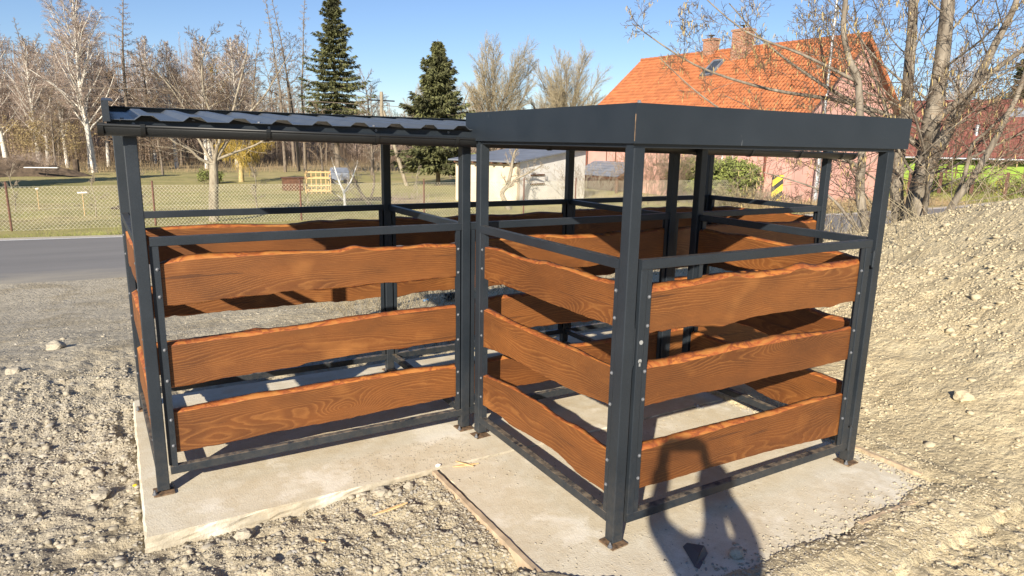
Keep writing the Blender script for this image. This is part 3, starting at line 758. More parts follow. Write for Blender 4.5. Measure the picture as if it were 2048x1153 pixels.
panel_x(shed, 'front_panel', 1.7505, 3.4825, YF + .008, None, 13, bolts=False)
for i in range(3): panel_x(shed, 'rear_panel', PXB[i] + PW + .0005, PXB[i + 1] - .0005, YB + .008, None, 21 + i, bolts=False)
ep = panel_y(shed, 'end_panel', YF + PW + .001, YB - .001, -1.846, None, 31, bolts=True)
pv = Vector((-1.846, YF, 0)) - O; ep.rotation_euler = (0, 0, .0272); ep.location = pv - Matrix.Rotation(.0272, 3, 'Z') @ pv   # the end frame runs slightly out of square
panel_y(shed, 'end_panel', YF + PW + .001, YB - .001, 3.487, None, 33, bolts=False)
for x in (-.0501, 1.692):
    b = MB(O); b.box((x + .010, YF + PW, 1.338), (x + .05, YB, 1.383), .003); b.build('rail', M['steel'], shed)
    b = MB(O); b.box((x + .010, YF + PW, .105), (x + .05, YB, .150), .003); b.build('rail', M['steel'], shed)
# bolts on the left end frame, seen along its inner face
# roof sheet with trapezoidal ribs running front to back
b = MB(O); prof = []; x = -1.895; k = 0
while x < 3.70:
    prof += [(x, 0), (x + .100, 0), (x + .129, .022), (x + .179, .022)]; x += .207
prof.append((x, 0))
def sheet(b, prof, y0, z0, y1, z1, th=.0022, n=1):
    m = len(prof); vs = []
    for t in range(n + 1):
        yy = y0 + (y1 - y0) * t / n; zz = z0 + (z1 - z0) * t / n
        vs += [(p[0], yy, zz + p[1]) for p in prof]
    for t in range(n + 1):
        yy = y0 + (y1 - y0) * t / n; zz = z0 + (z1 - z0) * t / n
        vs += [(p[0], yy, zz + p[1] + th) for p in prof]
    fs = []; B_ = (n + 1) * m
    for t in range(n):
        for i in range(m - 1):
            a = t * m + i
            fs += [(a, a + m, a + m + 1, a + 1), (B_ + a, B_ + a + 1, B_ + a + m + 1, B_ + a + m)]
    for i in range(m - 1): fs += [(i, i + 1, B_ + i + 1, B_ + i), (n * m + i, B_ + n * m + i, B_ + n * m + i + 1, n * m + i + 1)]
    b.add(vs, fs)
sheet(b, prof, 1.478, 1.954, 3.06, 2.036); rs = b.build('roof_sheet', M['sheet'], shed)
for i in range(18):
    x = -1.845 + .207 * i * 1.5
    if x > 3.6: break
    for yy in (1.55, 2.9):
        q = MB(parent_world(rs)); zz = 1.954 + (yy - 1.478) / 1.582 * .082 + .002
        q.tube([(x, yy, zz), (x, yy, zz + .006)], .008, 6); q.build('roof_screw', M['bolt'], rs)
b = MB(O); b.box((-1.91, 1.530, 1.882), (3.68, 1.5385, 1.950)); b.build('eave_board', M['steel'], shed)
for x in (-1.80, -1.18, -.60, -.15, 2.2, 2.8, 3.4):
    q = MB(O); q.tube([(x, 1.530, 1.937), (x, 1.522, 1.937)], .008, 6); q.build('eave_screw', M['bolt'], shed)
# verge flashing, taller than the ribs, with an inward flange
for sx, xo in ((1, -1.925), (-1, 3.735)):
    b = MB(O); w_ = .004; y0, y1 = 1.466, 3.07; dz = .083
    for (xa, xb, za, zb) in ((0, .004, 1.925, 2.040), (.004, .050, 2.036, 2.040), (.030, .034, 1.945, 1.952)):
        xs_ = sorted((xo + sx * xa, xo + sx * xb))
        b.add([(xs_[0], y0, za), (xs_[1], y0, za), (xs_[1], y1, za + dz), (xs_[0], y1, za + dz), (xs_[0], y0, zb), (xs_[1], y0, zb), (xs_[1], y1, zb + dz), (xs_[0], y1, zb + dz)],
              [(0, 3, 2, 1), (4, 5, 6, 7), (0, 1, 5, 4), (1, 2, 6, 5), (2, 3, 7, 6), (3, 0, 4, 7)])
    b.prism([(xo, 1.945), (xo + sx * .030, 1.945), (xo + sx * .030, 2.036), (xo + sx * .010, 2.036), (xo, 2.022)], 1, 1.462, 1.466)
    vf = b.build('verge_flashing', M['steel'], shed)
b = MB(O); b.box((-1.905, 3.062, 1.99), (3.715, 3.066, 2.066)); b.box((-1.905, 3.02, 2.066), (3.715, 3.066, 2.070)); b.build('ridge_flashing', M['steel'], shed)
# gutter: half-round trough falling gently to the right
def gut_z(x): return 1.905 - .0150 * (x + 1.94)
b = MB(O); xs_ = [-1.945, -.5, 1.2, 3.735]; rr = .046; th = .0022; cy = 1.488; vs = []; ns = 14
for x in xs_:
    for (r_, up) in ((rr, 0), (rr - th, 1)):
        for k in range(ns + 1):
            a = math.pi + math.pi * k / ns
            vs.append((x, cy + r_ * math.cos(a), gut_z(x) + .022 + r_ * math.sin(a) - 0.0))
row = 2 * (ns + 1); fs = []
for i in range(len(xs_) - 1):
    for k in range(ns):
        a = i * row + k; fs.append((a, a + 1, a + 1 + row, a + row)); a += ns + 1; fs.append((a, a + row, a + 1 + row, a + 1))
for i in (0, len(xs_) - 1):
    for k in range(ns): a = i * row + k; fs.append((a, a + 1, a + ns + 2, a + ns + 1))
for k in (0, ns):
    for i in range(len(xs_) - 1): a = i * row + k; fs.append((a, a + row, a + row + ns + 1, a + ns + 1))
b.add(vs, fs); b.tube([(x, cy - rr + .001, gut_z(x) + .024) for x in xs_], .0075, 8)
gut = b.build('gutter', M['pvc'], shed, smooth=True)
for x0_, x1_ in ((-1.950, -1.925), (3.720, 3.742)):
    q = MB(parent_world(gut)); n = 14
    pr = [(cy + .050 * math.cos(math.pi + math.pi * k / n), gut_z(x0_) + .022 + .050 * math.sin(math.pi + math.pi * k / n)) for k in range(n + 1)]
    pr = [(pr[0][0], gut_z(x0_) + .034)] + pr + [(pr[-1][0], gut_z(x0_) + .034)]
    q.prism(pr, 0, x0_, x1_); q.build('end_cap', M['pvc'], gut)
for x in (-1.765, -1.20, -.62, -.13, .55, 1.2, 1.85, 2.42, 3.0, 3.55):
    q = MB(parent_world(gut)); n = 14; vs = []
    for xx in (x - .010, x + .010):
        for r_ in (.0475, .0510):
            for k in range(n + 1):
                a = math.pi + math.pi * k / n; vs.append((xx, cy + r_ * math.cos(a), gut_z(x) + .022 + r_ * math.sin(a)))
    m = n + 1; fs = []
    for k in range(n):
        fs += [(k, k + 1, m + k + 1, m + k), (2 * m + k, 3 * m + k, 3 * m + k + 1, 2 * m + k + 1), (m + k, m + k + 1, 3 * m + k + 1, 3 * m + k), (k, 2 * m + k, 2 * m + k + 1, k + 1)]
    fs += [(0, m, 3 * m, 2 * m), (n, 2 * m + n, 3 * m + n, m + n)]
    q.add(vs, fs); q.box((x - .010, cy - .054, gut_z(x) + .018), (x + .010, cy - .042, gut_z(x) + .034))
    q.build('gutter_bracket', M['pvc'], gut)

# ---- square pen in front with a flat roof behind a deep fascia
pen = thing('bin_shelter', 'square flat roofed steel bin pen with a gate and deep plain fascia', 'bin shelter', (.03, .03, 0))
O = parent_world(pen)
W_, LY = 1.8186, 1.3934
for (x, y, z0) in ((0, 0, .018), (W_, 0, .018), (0, LY, .030), (W_, LY, .018)):
    post(pen, x, y, z0, 1.872); plate(pen, x, y, -.003 if not (x == 0 and y > 1) else -.003, rngp)
for (lo, hi) in (((0, .008, 1.872), (W_ + PW, .052, 1.912)), ((0, LY + .008, 1.872), (W_ + PW, LY + .040, 1.912)), ((.008, .052, 1.872), (.052, LY + .008, 1.912)), ((W_ + .008, .052, 1.872), (W_ + .052, LY + .008, 1.912))):
    b = MB(O); b.box(lo, hi, .003); b.build('beam', M['steel'], pen)
panel_y(pen, 'side_panel', PW + .0005, LY - .0005, 0.0, 'S', 41)
panel_y(pen, 'side_panel', PW + .0005, LY - .0005, W_ + PW, None, 43, face=1)
# gate, closed
gate = MB(O)
gx0, gx1 = .080, 1.776
gate.box((gx0, -.002, ZR[0]), (gx1, .038, ZR[1]), .003); gate.box((gx0, -.002, .104), (gx1, .038, .149), .003)
gate.box((gx0, -.0015, .149), (.119, .038, ZR[0]), .003); gate.box((1.728, -.0015, .149), (gx1, .038, ZR[0]), .003)
gate.box((.121, .001, .149), (.147, .006, ZR[0])); gate.box((1.694, .003, .149), (1.726, .008, ZR[0]))
gate.box((.121, .006, .149), (.125, .038, ZR[0])); gate.box((1.722, .008, .149), (1.726, .038, ZR[0]))
gt = gate.build('gate', M['steel'], pen)
for k in range(3):
    pr = BOARDS['G' + str(k + 1)]; board(gt, pr[0][0][0] - .016, pr[0][-1][0] + .006, pr, 410 + k, (0, .012, 0), 0)
rng = random.Random(3)
for z in (1.216, 1.081, .863, .726, .443, .327):
    bolt(gt, (.135, .001, z), (0, -1, 0)); bolt(gt, (1.711, .003, z + rng.uniform(-.008, .008)), (0, -1, 0))
q = MB(parent_world(gt)); q.tube([(.101, -.0017, 1.007), (.101, -.0035, 1.007)], .0105, 14); q.build('lock_pin', M['galv'], gt)
q = MB(parent_world(gt)); q.tube([(.100, -.0017, .918), (.100, -.003, .918)], .010, 14); q.box((.0955, -.003, .893), (.1045, -.0016, .914)); q.build('keyhole', M['galv'], gt)
for z0, z1 in ((1.228, 1.320), (.100, .254)):
    q = MB(parent_world(gt)); q.tube([(1.800, -.004, z0), (1.800, -.004, (z0 + z1) / 2 - .001)], .009, 12); q.tube([(1.800, -.004, (z0 + z1) / 2 + .001), (1.800, -.004, z1)], .009, 12)
    q.tube([(1.800, -.004, z0 - .003), (1.800, -.004, z1 + .003)], .005, 8); q.box((1.776, .000, z0 + .01), (1.7955, .006, z1 - .01)); q.build('hinge', M['steel'], gt)
q = MB(O); q.box((PW, .001, .884), (PW + .003, .030, 1.089)); q.box((PW + .003, .001, .90), (PW + .008, .006, 1.075)); q.build('strike_plate', M['steel'], pen)
# fascia: folded sheet, mitred at the near corner
fz0, fz1 = 1.8904, 2.0556
q = MB(O)
for (lo, hi) in (((-.013, -.013, fz0), (1.977, -.010, fz1)), ((-.013, -.010, fz0), (-.010, 1.569, fz1)), ((1.974, -.010, fz0), (1.977, 1.569, fz1)),
                 ((-.010, -.010, fz0), (1.974, .012, fz0 + .002)), ((-.010, .012, fz0), (.012, 1.569, fz0 + .002)), ((-.010, -.010, fz1 - .002), (1.974, .035, fz1)), ((-.010, .035, fz1 - .002), (.035, 1.569, fz1)), ((1.935, .035, fz1 - .002), (1.974, 1.569, fz1))):
    q.box(lo, hi)
fa = q.build('fascia', M['steel'], pen)
q = MB(parent_world(fa)); q.prism([(-.0137, -.0125), (-.0125, -.0137), (-.0112, -.0137), (-.0137, -.0112)], 2, fz0 + .01, fz1 - .045); q.build('corner_seam', M['rust'], fa)
q = MB(parent_world(fa)); q.tube([(.02, .01, fz1), (.02, .01, fz1 + .012)], .008, 6); q.tube([(.02, .01, fz1), (.02, .01, fz1 + .003)], .012, 12); q.build('fascia_screw', M['bolt'], fa)
q = MB(O); prof = []; x = .045
while x < 1.90: prof += [(x, 0), (x + .10, 0), (x + .132, .022), (x + .175, .022)]; x += .207
sheet(q, prof, .03, 1.975, 1.46, 1.930); q.build('roof_sheet', M['sheet'], pen)

# ------------------------------------------------------------------ formwork, offcuts and litter round the slabs
def plank(name, a, b, wdt, hgt, top, label, cat, seed, m='timber', kind=None):
    a = Vector(a); b = Vector(b); d = (b - a); ln = d.length; n = 26; rng = random.Random(seed)
    q = MB(); vs = []
    for i in range(n + 1):
        s = -ln / 2 + ln * i / n; j = [rng.uniform(-.002, .002) for _ in range(6)]
        vs += [(s, -wdt / 2 + j[0], -hgt), (s, wdt / 2 + j[1], -hgt), (s, wdt / 2 + j[2], j[3]), (s, -wdt / 2 + j[4], j[5])]
    fs = []
    for i in range(n):
        for k in range(4): fs.append((4 * i + k, 4 * i + (k + 1) % 4, 4 * i + 4 + (k + 1) % 4, 4 * i + 4 + k))
    fs += [(3, 2, 1, 0), (4 * n, 4 * n + 1, 4 * n + 2, 4 * n + 3)]
    q.add(vs, fs); o = q.build(name, M[m]); c = (a + b) / 2
    o.location = (c.x, c.y, top); o.rotation_euler = (0, 0, math.atan2(d.y, d.x))
    return tag(o, label, cat)
plank('formwork_board', (-.437, 1.105), (-.412, -.02), .028, .11, .004, 'weathered timber formwork board on edge along the left side of the front slab', 'plank', 1)
plank('formwork_board', (2.085, -.30), (2.085, .28), .026, .10, .012, 'pale timber formwork strip along the right edge of the front slab', 'plank', 2)
plank('formwork_board', (1.25, -.452), (1.92, -.468), .026, .09, .012, 'timber formwork strip half buried along the near edge of the front slab', 'plank', 3)

def splinter(p0, p1, wdt, label, seed, m='splinter', lift=.006):
    z0 = max(gz(p0[0], p0[1]), p0[2] if len(p0) > 2 else -9) + lift; z1 = max(gz(p1[0], p1[1]), p1[2] if len(p1) > 2 else -9) + lift
    a = Vector((p0[0], p0[1], z0)); b_ = Vector((p1[0], p1[1], z1)); c = (a + b_) / 2; d = b_ - a
    rng = random.Random(seed); q = MB(); n = 7; vs = []
    t = d.normalized(); s_ = Vector((0, 0, 1)).cross(t).normalized()
    for i in range(n):
        u = i / (n - 1); p = a.lerp(b_, u); ww = wdt * (1 - abs(u * 2 - 1) ** 2) * .5 + .0015 + rng.uniform(0, .002); h = .004
        vs += [p + s_ * ww, p - s_ * ww, p - s_ * ww * .7 + Vector((0, 0, h)), p + s_ * ww * .7 + Vector((0, 0, h))]
    fs = []
    for i in range(n - 1):
        for k in range(4): fs.append((4 * i + k, 4 * i + (k + 1) % 4, 4 * i + 4 + (k + 1) % 4, 4 * i + 4 + k))
    fs += [(3, 2, 1, 0), (4 * n - 4, 4 * n - 3, 4 * n - 2, 4 * n - 1)]
    q.o = c; q.add(vs, fs); o = q.build('wood_splinter', M[m]); o.location = c
    return tag(o, label, 'wood splinter', 'wood splinters on the ground')
splinter((-.895, .861), (-.705, .85), .022, 'long pale wood splinter lying on the rubble in front of the long slab', 1, lift=.012)
splinter((-1.205, .814), (-1.175, .724), .022, 'short orange wood chip in the grey rubble left of the formwork board', 2, lift=.012)
splinter((-.324, 1.097, 0), (-.166, 1.063, 0), .018, 'pale wood shaving on the slab between the two shelters', 3, lift=.002)
splinter((-.28, 1.145, 0), (-.215, 1.04, 0), .010, 'thin curled shaving crossing a wider one on the slab', 4, lift=.006)

# folded dark sheet metal offcut, lying in the photographer's shadow
q = MB()
A_, B_, C_, D_ = Vector((.309, -.154, -.006)), Vector((.352, -.157, .002)), Vector((.362, -.236, .030)), Vector((.241, -.300, -.004))
E_ = Vector((.300, -.225, .028)); th_ = Vector((0, 0, .0018))
q.o = Vector((.31, -.22, 0))
F1_ = C_ + Vector((.012, -.016, -.034)); F2_ = D_ + Vector((.012, -.018, -.006)); M1_ = (A_ + B_) / 2 + Vector((0, 0, .010)); M2_ = (C_ + D_) / 2 + Vector((0, 0, .012))
for tri in ((A_, D_, M1_), (M1_, D_, M2_), (M1_, M2_, C_), (M1_, C_, B_), (D_, F2_, F1_), (D_, F1_, C_)):
    q.add([p for p in tri] + [p + th_ for p in tri], [(0, 1, 2), (5, 4, 3), (0, 3, 4, 1), (1, 4, 5, 2), (2, 5, 3, 0)])
o = q.build('metal_offcut', M['sheet']); o.location = (.31, -.22, 0); tag(o, 'folded dark blue sheet metal offcut lying on the slab in the shadow', 'metal offcut')

def rock(name, x, y, size, label, cat, m, seed, flat=.65, z=None, group=None):
    rng = random.Random(seed); bm = bmesh.new(); bmesh.ops.create_icosphere(bm, subdivisions=3, radius=1)
    ax = Vector((rng.random() * 9, rng.random() * 9, 0))
    sx, sy = rng.uniform(.8, 1.2), rng.uniform(.8, 1.2)
    pl = [Vector((rng.gauss(0, 1), rng.gauss(0, 1), rng.gauss(0, 1))).normalized() for _ in range(9)]
    from mathutils import noise as mn
    for v in bm.verts:
        n = v.co.normalized(); r = 1.0
        for p in pl:
            dd = n.dot(p)
            if dd > .55: r = min(r, .72 / dd)
        r += mn.noise(n * 2.2 + ax) * .18 + mn.noise(n * 6 + ax) * .08
        v.co = Vector((n.x * r * sx, n.y * r * sy, n.z * r * flat)) * size
    me = bpy.data.meshes.new(name); bm.to_mesh(me); bm.free(); me.materials.append(M[m])
    o = bpy.data.objects.new(name, me); COL.objects.link(o)
    o.location = (x, y, (gz(x, y) if z is None else z) + size * flat * .45); o.rotation_euler = (0, 0, rng.random() * 6)
    return tag(o, label, cat, group)
rock('clay_clod', 3.236, .074, .070, 'biggest pale clay clod on the foot of the heap right of the gate', 'clay clod', 'rubble', 1)
rock('clay_clod', .475, -.33, .045, 'dusty flat topped stone on the slab just right of the metal offcut', 'stone', 'rubble', 2, z=-.008)
rock('clay_clod', -2.12, 1.80, .050, 'rounded pale clod against the left edge of the long slab', 'clay clod', 'rubble', 3)
rock('clay_clod', -2.20, 2.14, .045, 'grey clod a little up the left side of the long slab', 'clay clod', 'rubble', 4)
rock('clay_clod', -.78, 1.055, .040, 'pale clod touching the front edge of the long slab', 'clay clod', 'rubble', 5)
rock('clay_clod', -1.50, 1.02, .050, 'crumbly clod under the front left corner of the long slab', 'clay clod', 'rubble', 7)
rock('clay_clod', -.62, 1.04, .036, 'second crumbly clod along the front edge of the long slab, near the formwork', 'clay clod', 'rubble', 8)
rock('pebble', -.392, 1.150, .016, 'white pebble at the end of the timber formwork board', 'pebble', 'white', 9, z=.0)
rock('pebble', -1.955, 1.826, .014, 'yellow ochre pebble wedged beside the long slab', 'pebble', 'yellow', 10)
rock('clay_clod', -2.53, 5.35, .085, 'pale lump on the rough ground between slab and road', 'clay clod', 'rubble', 11)
rock('clay_clod', -2.75, 4.4, .07, 'darker lump nearer the camera on the rough ground by the road', 'clay clod', 'rubble', 12)
def crumple(name, x, y, z, s, m, label, cat, seed):
    rng = random.Random(seed); n = 7; q = MB(); vs = []
    for j in range(n):
        for i in range(n): vs.append(((i / (n - 1) - .5) * s + rng.uniform(-.1, .1) * s, (j / (n - 1) - .5) * s * .7 + rng.uniform(-.1, .1) * s, rng.uniform(0, .35) * s * (1 - .6 * abs(i / (n - 1) - .5)) ))
    m2 = len(vs); vs += [(a, b_, c + .004) for a, b_, c in vs]; fs = []
    for j in range(n - 1):
        for i in range(n - 1): a = j * n + i; fs += [(a, a + n, a + n + 1, a + 1), (m2 + a, m2 + a + 1, m2 + a + n + 1, m2 + a + n)]
    for i in range(n - 1):
        for a, b_ in ((i, i + 1), (n * (n - 1) + i + 1, n * (n - 1) + i), ((i + 1) * n, i * n), (i * n + n - 1, (i + 1) * n + n - 1)): fs.append((a, b_, m2 + b_, m2 + a))
    q.add(vs, fs); o = q.build(name, M[m]); o.location = (x, y, z); o.rotation_euler = (0, 0, rng.random() * 6); return tag(o, label, cat)
crumple('wrapper', 1.55, 5.9, gz(1.55, 5.9), .09, 'blue', 'crumpled bright blue wrapper on the ground behind the long shelter', 'litter', 1)
crumple('rag', 1.95, 5.75, gz(1.95, 5.75), .34, 'rags', 'black crumpled rag on the ground behind the long shelter', 'rag', 2)
crumple('plastic_scrap', 1.676, 1.10, -.004, .07, 'galv', 'clear plastic scrap on the slab inside the pen near its right wall', 'litter', 3)

# ------------------------------------------------------------------ loose rubble (uncountable)
def ico():
    bm = bmesh.new(); bmesh.ops.create_icosphere(bm, subdivisions=1, radius=1)
    v = np.array([x.co[:] for x in bm.verts]); f = np.array([[q.index for q in t.verts] for t in bm.faces]); bm.free(); return v, f
def scatter_rocks(name, pts, sizes, seed, label):
    rng = np.random.default_rng(seed); v0, f0 = ico(); n = len(pts); k = len(v0)
    jit = 1 + rng.uniform(-.58, .42, (n, k))
    sc3 = np.stack([rng.uniform(.7, 1.35, n), rng.uniform(.7, 1.3, n), rng.uniform(.35, .85, n)], 1) * sizes[:, None]
    v = v0[None] * jit[:, :, None] * sc3[:, None, :]
    a = rng.uniform(0, 6.28, n); c, s = np.cos(a)[:, None], np.sin(a)[:, None]
    x = v[:, :, 0] * c - v[:, :, 1] * s; y = v[:, :, 0] * s + v[:, :, 1] * c
    v = np.stack([x, y, v[:, :, 2]], 2) + pts[:, None, :]
    f = (f0[None] + (np.arange(n) * k)[:, None, None]).reshape(-1, 3)
    o = np_mesh(name, v.reshape(-1, 3), f, M['rubble']); return tag(o, label, kind='stuff')
rng = np.random.default_rng(7)
P = []
def area(n, x0, x1, y0, y1, smin, smax, pw=2.6, mask=None):
    x = rng.uniform(x0, x1, n); y = rng.uniform(y0, y1, n)
    cl = fbm(x, y, 1.3, 3, 77); keep = rng.uniform(-.9, .5, n) < cl
    ins = np.zeros(n, bool)
    for (a, b, c, d) in (S1, S2): ins |= (x > a - .0) & (x < b + .0) & (y > c - .0) & (y < d + .0)
    keep &= ~ins
    x, y = x[keep], y[keep]; n = len(x)
    s = smin * (1 - rng.random(n) * (1 - (smin / smax) ** pw)) ** (-1 / pw)
    z = ground_h(x, y) - s * .05
    P.append((np.stack([x, y, z], 1), s))
area(36000, -3.2, -.42, -.7, 1.13, .0045, .022, 2.7); area(130, -2.2, -.5, .90, 1.11, .012, .040, 2.0)
area(34000, -4.4, -1.93, .9, 4.2, .005, .028, 2.6); area(110, -2.2, -1.95, 1.2, 3.1, .012, .042, 2.0)
area(9000, -.9, 2.4, -1.3, -.44, .004, .026)
area(5200, -6.5, 3.0, 3.2, 8.5, .006, .034, 3.2)
area(34000, 2.05, 5.2, -1.6, 3.2, .004, .020, 2.4)
area(48000, 4.0, 9.0, -1.5, 6.5, .007, .038, 2.3)
area(260, 4.6, 9.2, -.5, 5.5, .03, .06, 2.4)
area(120, 2.3, 4.5, -1.0, 2.4, .02, .05, 2.4)
# crumbs on the slabs
n = 1500; x = rng.uniform(-.4, 2.0, n); y = rng.uniform(-.43, 1.3, n); keep = (fbm(x, y, 2.2, 3, 5) + .45 * (y < .0) > .12); x, y = x[keep], y[keep]
q_ = rng.uniform(.0015, .006, len(x)); P.append((np.stack([x, y, -.008 + q_ * .2], 1), q_))
n = 500; x = rng.uniform(-.9, -.1, n); y = rng.uniform(1.14, 1.5, n); P.append((np.stack([x, y, np.full(n, .003)], 1), rng.uniform(.0012, .004, n)))
# mud drawn over the near edge of the front slab
n = 900; x = rng.uniform(-.38, 2.05, n); y = -.42 + rng.normal(0, .08, n); P.append((np.stack([x, y, np.maximum(ground_h(x, y), -.006)], 1), rng.uniform(.003, .011, n)))
n = 500; x = 2.05 - np.abs(rng.normal(0, .05, n)); y = rng.uniform(-.4, 1.1, n); P.append((np.stack([x, y, np.full(n, -.006)], 1), rng.uniform(.003, .012, n)))
scatter_rocks('rubble', np.concatenate([p[0] for p in P]), np.concatenate([p[1] for p in P]), 3, 'loose clay clods and gravel')

# ------------------------------------------------------------------ trees
def seg_arrays(segs, sides):
    a = np.array(segs, float)               # x0 y0 z0 x1 y1 z1 r0 r1
    p0, p1, r0, r1 = a[:, 0:3], a[:, 3:6], a[:, 6], a[:, 7]
    d = p1 - p0; ln = np.linalg.norm(d, axis=1, keepdims=True) + 1e-9; t = d / ln
    ref = np.where(np.abs(t[:, 2:3]) < .9, np.array([[0, 0, 1.]]), np.array([[1., 0, 0]]))
    u = np.cross(t, ref); u /= np.linalg.norm(u, axis=1, keepdims=True); v = np.cross(t, u)
    vs = []
    for (p, r) in ((p0, r0), (p1, r1)):
        for k in range(sides):
            an = 2 * math.pi * k / sides
            vs.append(p + (u * math.cos(an) + v * math.sin(an)) * r[:, None])
    V = np.stack(vs, 1); n = len(a)
    f = np.array([(k, (k + 1) % sides, sides + (k + 1) % sides, sides + k) for k in range(sides)])
    F = (f[None] + (np.arange(n) * 2 * sides)[:, None, None]).reshape(-1, 4)
    return V.reshape(-1, 3), F
def seg_mesh(name, segs, sides, m, parent=None, smooth=False):
    V, F = seg_arrays(segs, sides); return np_mesh(name, V, F, m, parent, smooth)

class Tree:
    def __init__(s, seed): s.r = random.Random(seed); s.trunk = []; s.twigs = []; s.ends = []
    def line(s, pts, r0, r1, lvl, out):
        n = len(pts) - 1
        for i in range(n):
            a = r0 + (r1 - r0) * i / n; b = r0 + (r1 - r0) * (i + 1) / n
            p, q = pts[i], pts[i + 1]; e = (q - p) * .04 if a > .02 else (q - p) * 0
            out.append((*p, *(q + e), a, b))
    def shoot(s, p, d, length, r, lvl, P):
        L_ = P[lvl]; n = L_.get('n', 4); pts = [p.copy()]; d = d.normalized(); rr = s.r
        w = L_.get('wig', .15); up = L_.get('up', 0)
        for i in range(n):
            d = (d + Vector((rr.gauss(0, w), rr.gauss(0, w), rr.gauss(0, w) * .8 + up))).normalized()
            pts.append(pts[-1] + d * (length / n))
        tip = L_.get('tip', .35)
        s.line(pts, r, max(r * tip, P[-1]['rmin']), lvl, s.trunk if lvl < P[-1]['trunk'] else s.twigs)
        if lvl + 1 < len(P) - 1: s.kids(pts, length, r, lvl + 1, P)
        else: s.ends.append(pts[-1])
    def kids(s, pts, length, r, lvl, P, count=None, a0=None, plen=None):
        C_ = P[lvl]; rr = s.r; cnt = count if count is not None else C_['count']
        cnt = int(cnt * (1 if isinstance(cnt, float) else 1)); st = C_.get('start', .2); n = len(pts) - 1
        ph = rr.uniform(0, 6.28)
        for i in range(cnt):
            t = st + (1 - st) * (i + rr.random()) / cnt; t = min(t, .999)
            k = min(int(t * n), n - 1); f = t * n - k; q = pts[k].lerp(pts[k + 1], f); ax = (pts[k + 1] - pts[k]).normalized()
            ph += 2.4 + rr.uniform(-.5, .5)
            o = ax.orthogonal().normalized(); o = Quaternion(ax, ph) @ o
            ang = R(C_['ang'] + rr.uniform(-1, 1) * C_.get('angv', 12)) * (1 - C_.get('angt', 0) * t)
            d = ax * math.cos(ang) + o * math.sin(ang)
            prof = C_.get('prof'); lf = prof(t) if prof else (1 - .6 * t)
            ln = (plen or length) * C_['len'] * lf * rr.uniform(.75, 1.2)
            s.shoot(q, d, ln, max(r * C_['rad'] * (1 - .55 * t) , P[-1]['rmin']), lvl, P)
    def out(s, root, mt, mc, sides=6):
        a = seg_mesh('trunk', s.trunk, sides, mt, root, True)
        b = seg_mesh('crown', s.twigs, 3, mc, root)
        return a, b

def make_tree(seed, H, r, P, root, mt, mc, lean=(0, 0), wig=.03, top=.12):
    T = Tree(seed); rr = T.r; n = 14; p = Vector((0, 0, -.3)); pts = [p]
    d = Vector((lean[0], lean[1], 1)).normalized()
    for i in range(n):
        d = (d + Vector((rr.gauss(0, wig), rr.gauss(0, wig), .05))).normalized(); pts.append(pts[-1] + d * ((H + .3) / n))
    T.line(pts, r, r * top, 0, T.trunk)
    if 'fork' in P[-1]: pass
    T.kids(pts, H, r, 1, P)
    return T.out(root, mt, mc)

def species(kind):
    if kind == 'birch':
        return [None, dict(count=58, start=.22, ang=38, angv=10, len=.28, rad=.30, n=5, wig=.10, up=.06, prof=lambda t: math.sin(math.pi * min(1, .25 + t * .72)) ),
                dict(count=11, start=.2, ang=40, len=.42, rad=.45, n=4, wig=.16, up=-.02),
                dict(count=12, start=.15, ang=36, angv=16, len=.62, rad=.6, n=4, wig=.16, up=-.13), dict(trunk=2, rmin=.0075)]
    if kind == 'larch':
        return [None, dict(count=80, start=.12, ang=82, angv=10, len=.22, rad=.22, n=5, wig=.10, up=.03, prof=lambda t: (1.08 - t)),
                dict(count=9, start=.15, ang=55, len=.34, rad=.5, n=3, wig=.2, up=-.03),
                dict(count=6, start=.1, ang=50, angv=20, len=.42, rad=.7, n=2, wig=.2, up=0.02), dict(trunk=1, rmin=.0085)]
    if kind == 'thin':
        return [None, dict(count=46, start=.38, ang=62, angv=16, len=.10, rad=.22, n=4, wig=.16, up=.05, prof=lambda t: (1.2 - t)),
                dict(count=7, start=.1, ang=50, len=.5, rad=.5, n=3, wig=.2, up=0),
                dict(count=4, start=.1, ang=45, angv=20, len=.5, rad=.7, n=2, wig=.2, up=0), dict(trunk=1, rmin=.0085)]
    if kind == 'round':
        return [None, dict(count=26, start=.22, ang=56, angv=8, angt=.62, len=1.25, rad=.36, n=8, wig=.05, up=.022, prof=lambda t: .82 + .18 * t),
                dict(count=18, start=.20, ang=26, angv=10, len=.40, rad=.42, n=5, wig=.08, up=.03, prof=lambda t: 1 - .45 * t),
                dict(count=26, start=.12, ang=30, angv=12, len=.48, rad=.5, n=3, wig=.12, up=.02), dict(trunk=2, rmin=.0095)]
    if kind == 'willow':
        return [None, dict(count=16, start=.34, ang=64, angv=12, len=.92, rad=.34, n=6, wig=.10, up=.03, prof=lambda t: (1.0 - .35 * t)),
                dict(count=15, start=.2, ang=50, angv=16, len=.42, rad=.4, n=5, wig=.14, up=-.08),
                dict(count=16, start=.1, ang=60, angv=20, len=.80, rad=.4, n=5, wig=.08, up=-.42), dict(trunk=2, rmin=.0065)]
    if kind == 'wild':
        return [None, dict(count=20, start=.25, ang=46, angv=16, len=.40, rad=.38, n=6, wig=.16, up=.04, prof=lambda t: (1.1 - .7 * t)),
                dict(count=11, start=.2, ang=46, angv=14, len=.42, rad=.45, n=4, wig=.18, up=.02),
                dict(count=10, start=.1, ang=42, angv=16, len=.42, rad=.6, n=3, wig=.2, up=.01), dict(trunk=2, rmin=.0075)]
    if kind == 'shrub':
        return [None, dict(count=0, ang=0, len=0, rad=0)]
TREE_Z = -1.12
def base_z(x, y): return gz(x, y)

